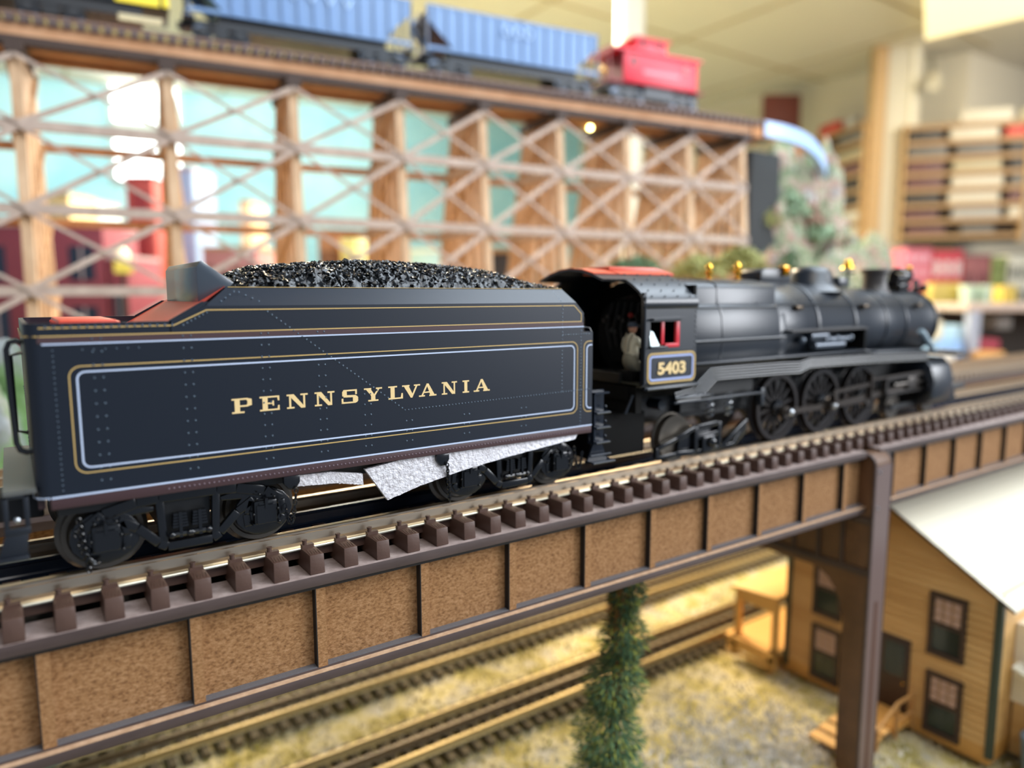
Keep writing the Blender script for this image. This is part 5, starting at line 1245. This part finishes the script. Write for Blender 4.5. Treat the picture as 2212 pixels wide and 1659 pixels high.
SHB = mat('brown_shelf_board', '#a5845c', .6); SHD = mat('dark_shelf_back', '#4a443c', .8)
def shelf(u0, u1, vt0, vt1, vb0, vb1, d0, d1, n, label):
    """n boards between two vertical edges given in true depth"""
    a_t, b_t = atD(u0, vt0, d0), atD(u1, vt1, d1); zt = (a_t.z+b_t.z)/2; zb = (atD(u0, vb0, d0).z+atD(u1, vb1, d1).z)/2
    a = Vector((a_t.x, a_t.y, 0)); b = Vector((b_t.x, b_t.y, 0)); dr = (b-a).normalized(); nn = Vector((-dr.y, dr.x, 0)); L = (b-a).length
    t = thing('wall_shelf', label, 'shelf', (a.x, a.y, zb))
    def bx(mb, s0, s1, t0, t1, z0, z1):
        vs = []
        for z in (z0, z1):
            for s_, q_ in ((s0, t0), (s1, t0), (s1, t1), (s0, t1)): p_ = a+dr*s_+nn*q_; vs.append((p_.x, p_.y, z))
        return mb.add(vs, [(0, 3, 2, 1), (4, 5, 6, 7), (0, 1, 5, 4), (1, 2, 6, 5), (2, 3, 7, 6), (3, 0, 4, 7)])
    bx(MB(), 0, L, 6, 7, zb-3, zt+1).build('back_panel', SHD, t)
    zs = []
    for k in range(n):
        z = zb+(zt-zb)*k/(n-1); zs.append(z); bx(MB(), 0, L, 0, 6, z-1.1, z+1.1).build('board', SHB, t)
    for s_ in (0, L-1): bx(MB(), s_, s_+1, -.1, 6.2, zb-3, zt+2).build('upright', TANB, t)
    return bx, zs, L
bx, zs, L = shelf(1955, 2230, 282, 257, 512, 503, 345, 330, 8, 'wide brown wall shelf unit with eight boards right of the cream column')
cols = {'white': ('white_model_box', '#cfc8b6'), 'red': ('red_model_box', '#c4483a'), 'grey': ('grey_model_car', '#6d6a66'), 'dark': ('dark_model_car', '#3c3a38'), 'maroon': ('maroon_model_car', '#6a4848'), 'beige': ('beige_model_car', '#b3a88a'), 'pale': ('pale_grey_model_car', '#a9a7a2')}
items = [(7, .43, .88, 'white', 7), (7, .9, 1.0, 'beige', 6), (6, .36, .78, 'white', 7), (6, .8, 1.0, 'red', 7), (6, .02, .33, 'dark', 6), (5, .02, .38, 'grey', 6), (5, .42, .8, 'grey', 6), (5, .83, 1.0, 'dark', 6),
         (4, .02, .36, 'maroon', 6), (4, .4, .82, 'beige', 6), (4, .85, 1.0, 'dark', 7), (3, .02, .36, 'maroon', 6), (3, .4, .84, 'white', 7), (3, .87, 1.0, 'grey', 6), (2, .02, .34, 'dark', 6), (2, .38, .82, 'white', 7), (2, .86, 1.0, 'maroon', 6),
         (1, .02, .34, 'maroon', 5), (1, .42, .84, 'pale', 6), (1, .87, 1.0, 'white', 6), (0, .05, .4, 'maroon', 5), (0, .5, .8, 'grey', 5)]
ordn = ['bottom', 'second', 'third', 'fourth', 'fifth', 'sixth', 'seventh', 'top']
for k, a, b, c_, h_ in items:
    pos = 'left end' if a < .1 else ('middle' if b < .89 else 'right end')
    nm, hx = cols[c_]; lab = '%s, %s, %s board, shelf right of the column' % (nm.replace('_', ' '), pos, ordn[k])
    o = bx(MB(), L*a+1, L*b-1, 1, 5, zs[k]+1.15, zs[k]+h_)
    for wx in (.12, .88):
        s_ = L*a+1+(L*(b-a)-2)*wx; bx(o, s_-1.6, s_+1.6, .9, 1.1, zs[k]+1.1, zs[k]+2.6)
    single(o, 'boxed_model_car' if c_ in ('white', 'red') else 'model_train_car', mat(nm, hx, .5), lab, 'model car' if c_ not in ('white', 'red') else 'box', group='model cars on the right wall shelves', bevel=.25)
bx, zs, L = shelf(1752, 1868, 300, 276, 520, 520, 395, 352, 8, 'narrow brown wall shelf unit left of the cream column')
ordn2 = ordn
for k, a, b, c_, h_ in ((7, .1, .5, 'red', 7), (7, .6, .8, 'pale', 6), (6, .5, .95, 'grey', 6), (5, .45, .95, 'beige', 5), (4, .5, .95, 'maroon', 6), (3, .5, .95, 'dark', 6), (2, .45, .95, 'dark', 6), (1, .4, .95, 'white', 6), (0, .4, .95, 'white', 6)):
    nm, hx = cols[c_]; o = bx(MB(), L*a+1, L*b-1, 1, 5, zs[k]+1.15, zs[k]+h_)
    single(o, 'boxed_model_car' if c_ in ('white', 'red') else 'model_train_car', mat(nm, hx, .5), '%s on the %s board of the narrow shelf' % (nm.replace('_', ' '), ordn[k])+(', beside the red box' if k == 7 and a > .3 else ''), 'model car' if c_ not in ('white', 'red') else 'box', group='model cars on the left wall shelves', bevel=.25)
# maroon sign board on the wall
a_, b_ = atD(1645, 212, 405), atD(1727, 290, 398)
d_ = Vector((47, -240, 0)).normalized(); nn_ = Vector((-d_.y, d_.x, 0))
sgn = MB(); w_ = (Vector((b_.x, b_.y, 0))-Vector((a_.x, a_.y, 0))).length
f = FB(1645, 300, 400, 0); ww = 82*400/F
f.box(sgn, 0, ww, 0, 1.5, b_.z, a_.z); single(sgn, 'wall_board', mat('maroon_wall_board', '#6e3528', .6), 'dark maroon rectangular board hung high on the cream wall', 'board', bevel=.3)
# small wall spotlight
c = atD(2018, 168, 345); t = thing('wall_spotlight', 'small pale spotlight near the corner of the cream wall', 'spotlight', (c.x, c.y, c.z))
MB().cyl((c.x, c.y, c.z), (c.x-6, c.y-3, c.z-5), 3.2, 16).build('head', CRM, t); MB().bar((c.x, c.y, c.z), (c.x+4, c.y+4, c.z+12), 1.5, 1.5).build('arm', mat('grey_arm', '#9a9584', .5), t)

# ------------------------------------------------------------------ sales tables at right
TBL = mat('pink_tan_table_top', '#cdb6a4', .5); LEG = mat('pale_grey_leg', '#a9adb8', .4)
tb_ = thing('sales_table', 'long pinkish tan sales table with grey legs right of the smokebox', 'table', tuple(Vector((atD(2100, 660, 235).x, atD(2100, 660, 235).y, FLOORZ))))
f = FB(2092, 660, 220, FLOORZ); k_ = 220/F; zt = atD(2150, 655, 220).z
f.box(MB(), 0, 60, 0, 24, zt-2.5, zt).build('table_top', TBL, tb_, bevel=.2)
for x in (1, 56):
    for y in (0, 21): f.box(MB(), x, x+3.2, y, y+3, FLOORZ, zt-2.5).build('leg', LEG, tb_)
f.box(MB(), 0, 60, 3, 21, zt-24, zt-22).build('lower_shelf', mat('grey_lower_shelf', '#8d8878', .6), tb_)
f.box(MB(), 4, 60, 21, 23, FLOORZ, zt-2.5).build('shade_sheet', mat('under_table_shade', '#3b332c', .8), tb_)  # dark sheet painted for the shade under the table
def stuffbox(u0, u1, v0, v1, d, m, label, cat='box', name='carton', deep=10, bev=.3, ztop=None):
    f = FB(u0, 600, d, 0); z1 = atD((u0+u1)/2, v0, d).z; z0 = atD((u0+u1)/2, v1, d).z
    mb = MB(); f.box(mb, 0, (u1-u0)*d/F, 0, deep, z0, z1); f.box(mb, .1, (u1-u0)*d/F-.1, .1, deep-.1, z1-.05, z1+.25)
    return single(mb, name, m, label, cat, bevel=bev)
f2 = FB(1900, 660, 262, FLOORZ); zt2 = atD(2000, 662, 262).z
t = thing('display_table', 'long tan table behind the smokebox front', 'table', tuple(f2.o))
f2.box(MB(), 9, 75, 0, 36, zt2-3, zt2).build('table_top', mat('tan_table', '#a8977c', .6), t); f2.box(MB(), 11, 73, 2, 5, FLOORZ, zt2-3).build('front_panel', mat('olive_tan_skirt', '#9c9274', .7), t)
def tower(u0, u1, v0, wall, label, wc, n=(3, 3), v1=656, d=268):
    building(u0, u1, v0, d, wall, wall, label, n, wc, base=zt2, deep=12)
tower(1955, 2012, 540, mat('rose_pink_building', '#d66c7a', .6), 'rose pink model building on the back table above the smokebox', '#e8a8b0', (3, 4))
tower(2012, 2080, 545, mat('red_white_building', '#c9404a', .6), 'red model building with white windows beside the rose one', '#e6dcd8', (3, 2))
tower(2080, 2140, 556, mat('dusty_maroon_block', '#9a5a58', .6), 'dusty maroon model block next to the red building', '#7c4644', (2, 1))
tower(2140, 2172, 560, mat('olive_green_post', '#8a9550', .6), 'narrow olive green model tower right of the maroon block', '#7a8448', (1, 3))
tower(2176, 2240, 556, mat('cream_white_block', '#d8d4c0', .6), 'cream model building with dark windows at the right edge', '#4a4c48', (3, 2))
stuffbox(2014, 2078, 612, 656, 261, mat('yellow_carton', '#dcbf62', .6), 'yellow carton on the back table under the red building', deep=4)
for u, lb_ in ((2090, 'pale green cup beside the yellow carton'), (2124, 'pale green cup farther right of the yellow carton')):
    c = atD(u, 640, 258); single(MB().lathe((c.x, c.y, zt2), (0, 0, 1), [(0, 2.0), (7.5, 2.9), (7.6, 2.7), (.4, 1.8)], 20), 'cup', mat('pale_green_cup', '#dff2d4', .4), lb_, 'cup')
stuffbox(2172, 2200, 618, 654, 224, mat('yellow_small_box', '#c9ad48', .6), 'small yellow box near the right edge on the sales table', deep=6)
stuffbox(2000, 2050, 705, 735, 215, mat('cream_bag', '#f0e2bc', .7), 'cream paper bag stacked left of the table leg', name='paper_bag', bev=1.5)
stuffbox(2030, 2098, 712, 745, 222, mat('pale_aqua_packet', '#c3dfe6', .6), 'pale aqua packet on top of the pile left of the table leg', name='packet', bev=1.2)
stuffbox(2030, 2095, 745, 775, 218, mat('sky_blue_packet', '#9ec4ee', .6), 'sky blue packet in the pile left of the table leg', name='packet', bev=1.2)
stuffbox(1985, 2080, 775, 800, 212, mat('white_packet', '#eee6d4', .6), 'white packet at the bottom of the pile left of the table leg', name='packet', bev=1.2)
stuffbox(2130, 2172, 736, 758, 222, mat('crimson_packet', '#a83a48', .6), 'crimson packet under the sales table', name='packet')
stuffbox(2125, 2185, 763, 785, 215, mat('orange_packet', '#eeb266', .6), 'orange packet under the sales table, below the crimson one', name='packet')
stuffbox(2128, 2142, 680, 700, 238, mat('rust_tin', '#b5714c', .6), 'rust coloured tin under the sales table edge', name='tin', deep=4)
stuffbox(2160, 2195, 685, 712, 226, mat('grey_parcel', '#84807a', .6), 'grey parcel in shadow under the sales table', name='parcel')
# ------------------------------------------------------------------ wooden house under the bridge
HX = 53.9
SID = mat('basswood_siding', '#cda066', .6, mix=([('#bd8f52', .3), ('#dcb274', .7)], .35), stretch=(1, .15, 1.5))
SIDF = mat('basswood_foundation', '#bd8a45', .6); ROOFM = mat('cream_roof_sheet', '#d6ccb4', .6, mix=([('#cbc1a8', .35), ('#ddd5c0', .7)], .12), stretch=(.1, 1, 1))
GTRIM = mat('dark_green_corner_trim', '#2f3a30', .5); WINF = mat('dark_brown_window_frame', '#3a2720', .5); WINP = mat('dusty_rose_pane', '#b8988a', .3); WING = mat('dark_green_glass', '#2d3530', .12)
ho = thing('model_house', 'tan clapboard wooden house with cream roof standing under the front girder bridge', 'house', (58, 2.5, G))
y0, y1, ze, za, ym = -5.5, 10.5, -11.75, -7.05, 2.5
XB = 78
MB().prism([(y0, G+.9), (y1, G+.9), (y1, ze), (ym, za-.2), (y0, ze)], 'x', HX+.12, XB).build('wall', SIDF, ho)
MB().box(HX-.12, XB, y0-.1, y1+.1, G, G+1.3).build('foundation', SIDF, ho, bevel=.04)
def clip_y(z):  # gable limits at height z
    if z <= ze: return y0, y1
    f_ = (z-ze)/(za-ze); return y0+(ym-y0)*f_, y1+(ym-y1)*f_
z = G+1.3; pitch = .56
while z < za-.25:
    zb_ = min(z+pitch, za-.22); a0, b0 = clip_y(z); a1, b1 = clip_y(zb_)
    xo = HX
    vs = [(xo-.16, a0, z), (xo-.16, b0, z), (xo+.02, b1, zb_), (xo+.02, a1, zb_), (xo+.13, a0, z), (xo+.13, b0, z), (xo+.13, b1, zb_), (xo+.13, a1, zb_)]
    MB().add(vs, [(0, 3, 2, 1), (4, 5, 6, 7), (0, 1, 5, 4), (1, 2, 6, 5), (2, 3, 7, 6), (3, 0, 4, 7)]).build('siding_board', SID, ho)
    z += pitch
z = G+1.3
while z < ze:
    MB().add([(HX, y0-.09, z), (XB, y0-.09, z), (XB, y0-.01, z+pitch), (HX, y0-.01, z+pitch), (HX, y0+.1, z), (XB, y0+.1, z), (XB, y0+.1, z+pitch), (HX, y0+.1, z+pitch)],
         [(0, 3, 2, 1), (4, 5, 6, 7), (0, 1, 5, 4), (1, 2, 6, 5), (2, 3, 7, 6), (3, 0, 4, 7)]).build('siding_board', SID, ho); z += pitch
for y in (y0, y1): MB().box(HX-.2, HX+.25, y-.22, y+.22, G+.5, ze+.1).build('corner_trim', GTRIM, ho)
# roof: two slabs, ridge along x, overhanging
for sg in (-1, 1):
    ye = y0-1.05 if sg < 0 else y1+1.05; zz = ze-(.62)
    n_ = 8
    for k in range(n_):
        fa = k/n_; fb2 = (k+1)/n_
        ya_ = ye+(ym-ye)*fa; yb2 = ye+(ym-ye)*fb2; za_ = zz+(za+.06-zz)*fa; zb_ = zz+(za+.06-zz)*fb2
        MB().add([(HX-.55, ya_, za_), (XB+.5, ya_, za_), (XB+.5, yb2, zb_), (HX-.55, yb2, zb_), (HX-.55, ya_, za_+.2), (XB+.5, ya_, za_+.2), (XB+.5, yb2, zb_+.17), (HX-.55, yb2, zb_+.17)],
             [(0, 3, 2, 1), (4, 5, 6, 7), (0, 1, 5, 4), (1, 2, 6, 5), (2, 3, 7, 6), (3, 0, 4, 7)]).build('roof_board', ROOFM, ho)
    MB().bar((HX-.58, ye, zz+.06), (HX-.58, ym, za+.08), .06, .16, up=(0, 0, 1)).build('rake_trim', WDARK, ho)
def hwin(yc_, zc_, w=2.5, h=4.6):
    f = MB().box(HX-.34, HX-.02, yc_-w/2, yc_-w/2+.28, zc_-h/2, zc_+h/2).box(HX-.34, HX-.02, yc_+w/2-.28, yc_+w/2, zc_-h/2, zc_+h/2)
    f.box(HX-.36, HX-.02, yc_-w/2, yc_+w/2, zc_+h/2-.3, zc_+h/2+.05).box(HX-.4, HX-.02, yc_-w/2, yc_+w/2, zc_-h/2-.05, zc_-h/2+.32).box(HX-.3, HX-.02, yc_-w/2, yc_+w/2, zc_-.1, zc_+.14)
    fo = f.build('window_frame', WINF, ho)
    MB().box(HX-.22, HX-.18, yc_-w/2+.25, yc_+w/2-.25, zc_-h/2+.3, zc_-.08).build('glass', WING, fo)
    pw = (w-.66)/3; ph = (h/2-.48)/3
    for i in range(3):
        for j in range(3): MB().box(HX-.25, HX-.18, yc_-w/2+.33+i*pw+.06, yc_-w/2+.33+(i+1)*pw-.06, zc_+.18+j*ph+.05, zc_+.18+(j+1)*ph-.05).build('pane', WINP, fo)
    return fo
hwin(-2.3, -15.05); hwin(-2.4, -21.05); hwin(6.9, -15.4); hwin(6.85, -21.0)
dr_ = MB().box(HX-.25, HX-.02, .1, 2.3, -23.0, -17.1).build('door', WINF, ho, bevel=.05)
MB().box(HX-.3, HX-.24, .45, 1.95, -20.2, -17.6).build('door_glass', WING, dr_); MB().sph((HX-.35, .4, -20.6), .1, 8, 6).build('door_knob', BRASS, dr_)
# stoop, stair treads and railing
MB().box(HX-3.0, HX-.15, -.4, 3.0, -23.3, -22.95).build('landing', SIDF, ho)
for k in range(4): MB().box(HX-4.1-1.2*k, HX-3.1-1.2*k, -.2, 3.4, -23.3-.16*k+.1, -23.1-.16*k+.1).build('stair_tread', mat('pale_tread', '#d9a866', .6), ho)
rl = MB()
for x, zz in ((HX-.4, -20.9), (HX-2.9, -20.9), (HX-5.6, -22.0)): rl.box(x-.1, x+.1, -.6, -.4, -23.6, zz)
rl.bar((HX-.3, -.5, -20.9), (HX-2.9, -.5, -20.9), .18, .18).bar((HX-2.9, -.5, -20.9), (HX-5.6, -.5, -22.0), .18, .18).bar((HX-.3, -.5, -22.3), (HX-2.9, -.5, -22.3), .15, .15)
rl.build('railing', mat('tan_railing', '#a87c48', .6), ho)
# rear porch
PCH = mat('warm_yellow_porch_wood', '#e0b063', .6)
px0, px1, py0, py1 = 52.4, 64, 10.75, 15.6
MB().add([(px0, py0, -17.5), (px1, py0, -17.5), (px1, py1, -17.9), (px0, py1, -17.9), (px0, py0, -17.2), (px1, py0, -17.2), (px1, py1, -17.6), (px0, py1, -17.6)],
   [(0, 3, 2, 1), (4, 5, 6, 7), (0, 1, 5, 4), (1, 2, 6, 5), (2, 3, 7, 6), (3, 0, 4, 7)]).build('porch_roof', PCH, ho, bevel=.05)
MB().box(px0+.3, px0+.5, py0, py1-.4, -18.8, -17.6).build('porch_fascia', PCH, ho)
MB().box(px0-.3, px1, py0, py1+.2, -22.6, -22.2).build('porch_deck', PCH, ho)
for y in (py1-.7, py0+.3):
    MB().box(px0+.2, px0+.7, y-.25, y+.25, -22.2, -17.8).build('porch_post', PCH, ho); MB().box(px0-.2, px0+.4, y-.3, y+.3, G, -22.2).build('porch_pier', PCH, ho)
MB().bar((px0-.1, py0, -23.0), (px0-.1, py1, -23.0), .2, .5).bar((px0-.1, py0, -23.7), (px0-.1, py1, -23.7), .2, .3).build('porch_skirt', PCH, ho)
# front wing at the right edge
wg = MB().box(56.6, 70, -9.5, -5.6, -20, -14.2); wg.build('wing_wall', mat('cream_wing_wall', '#e9dcc4', .6), ho)
MB().add([(55.2, -6.0, -17.1), (71, -6.0, -17.1), (71, -12.0, -19.6), (55.2, -12.0, -19.6), (55.2, -6.0, -16.85), (71, -6.0, -16.85), (71, -12.0, -19.35), (55.2, -12.0, -19.35)],
   [(0, 1, 2, 3), (7, 6, 5, 4), (0, 4, 5, 1), (1, 5, 6, 2), (2, 6, 7, 3), (3, 7, 4, 0)]).build('wing_roof', ROOFM, ho)
MB().box(56.3, 56.6, -8.9, -7.2, -17.0, -13.9).build('wing_window', WINF, ho)
MB().box(56.8, 70, -9.3, -5.7, G, -20).build('wing_lower_wall', SID, ho)
single(MB().lathe((55.6, -8.0, G+.1), (0, 0, 1), [(0, 1.0), (.2, 1.05), (2.2, 1.25), (2.5, 1.28), (2.6, 1.2), (2.6, .9), (.6, .8)], 24), 'trash_barrel', mat('blue_grey_barrel', '#71808a', .45), 'blue grey barrel standing by the front corner of the wooden house', 'barrel')

# ------------------------------------------------------------------ conifer under the bridge
tx, ty = 26.6, 3.4
cf_ = thing('conifer_tree', 'tall ragged dark green conifer standing under the front girder bridge', 'tree', (tx, ty, G))
MB().tube([(tx+.3, ty+.4, G), (tx+.1, ty+.2, -16), (tx+.2, ty+.1, -10), (tx+.25, ty, -6.6)], .3, 8).build('trunk', mat('orange_brown_trunk', '#8f5f2c', .8), cf_)
nb = MB(); nb2 = MB(); rnd = random.Random(3)
for k in range(16000):
    f_ = rnd.random()**.8; z = -6.4-(24-6.4)*f_*1.0
    r0 = .8+2.3*f_+.4*math.sin(z*2.3); a = rnd.uniform(0, 6.28); r = r0*math.sqrt(rnd.random())
    p_ = Vector((tx+.5-1.4*f_+.3*math.sin(z*.5)+r*math.cos(a)*.85, ty+r*math.sin(a)*.9, z))
    ln = rnd.uniform(.18, .5); d = Vector((math.cos(a), math.sin(a), rnd.uniform(-.9, .3))).normalized()*ln; q_ = Vector((-math.sin(a), math.cos(a), rnd.uniform(-.5, .5)))*rnd.uniform(.03, .08)
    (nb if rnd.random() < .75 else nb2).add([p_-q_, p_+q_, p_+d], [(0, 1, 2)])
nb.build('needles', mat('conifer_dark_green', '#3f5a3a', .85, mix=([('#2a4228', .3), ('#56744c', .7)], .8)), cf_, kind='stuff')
nb2.build('olive_needles', mat('conifer_olive_green', '#8a8f3a', .85), cf_, kind='stuff')  # olive needles scattered at random among the dark ones
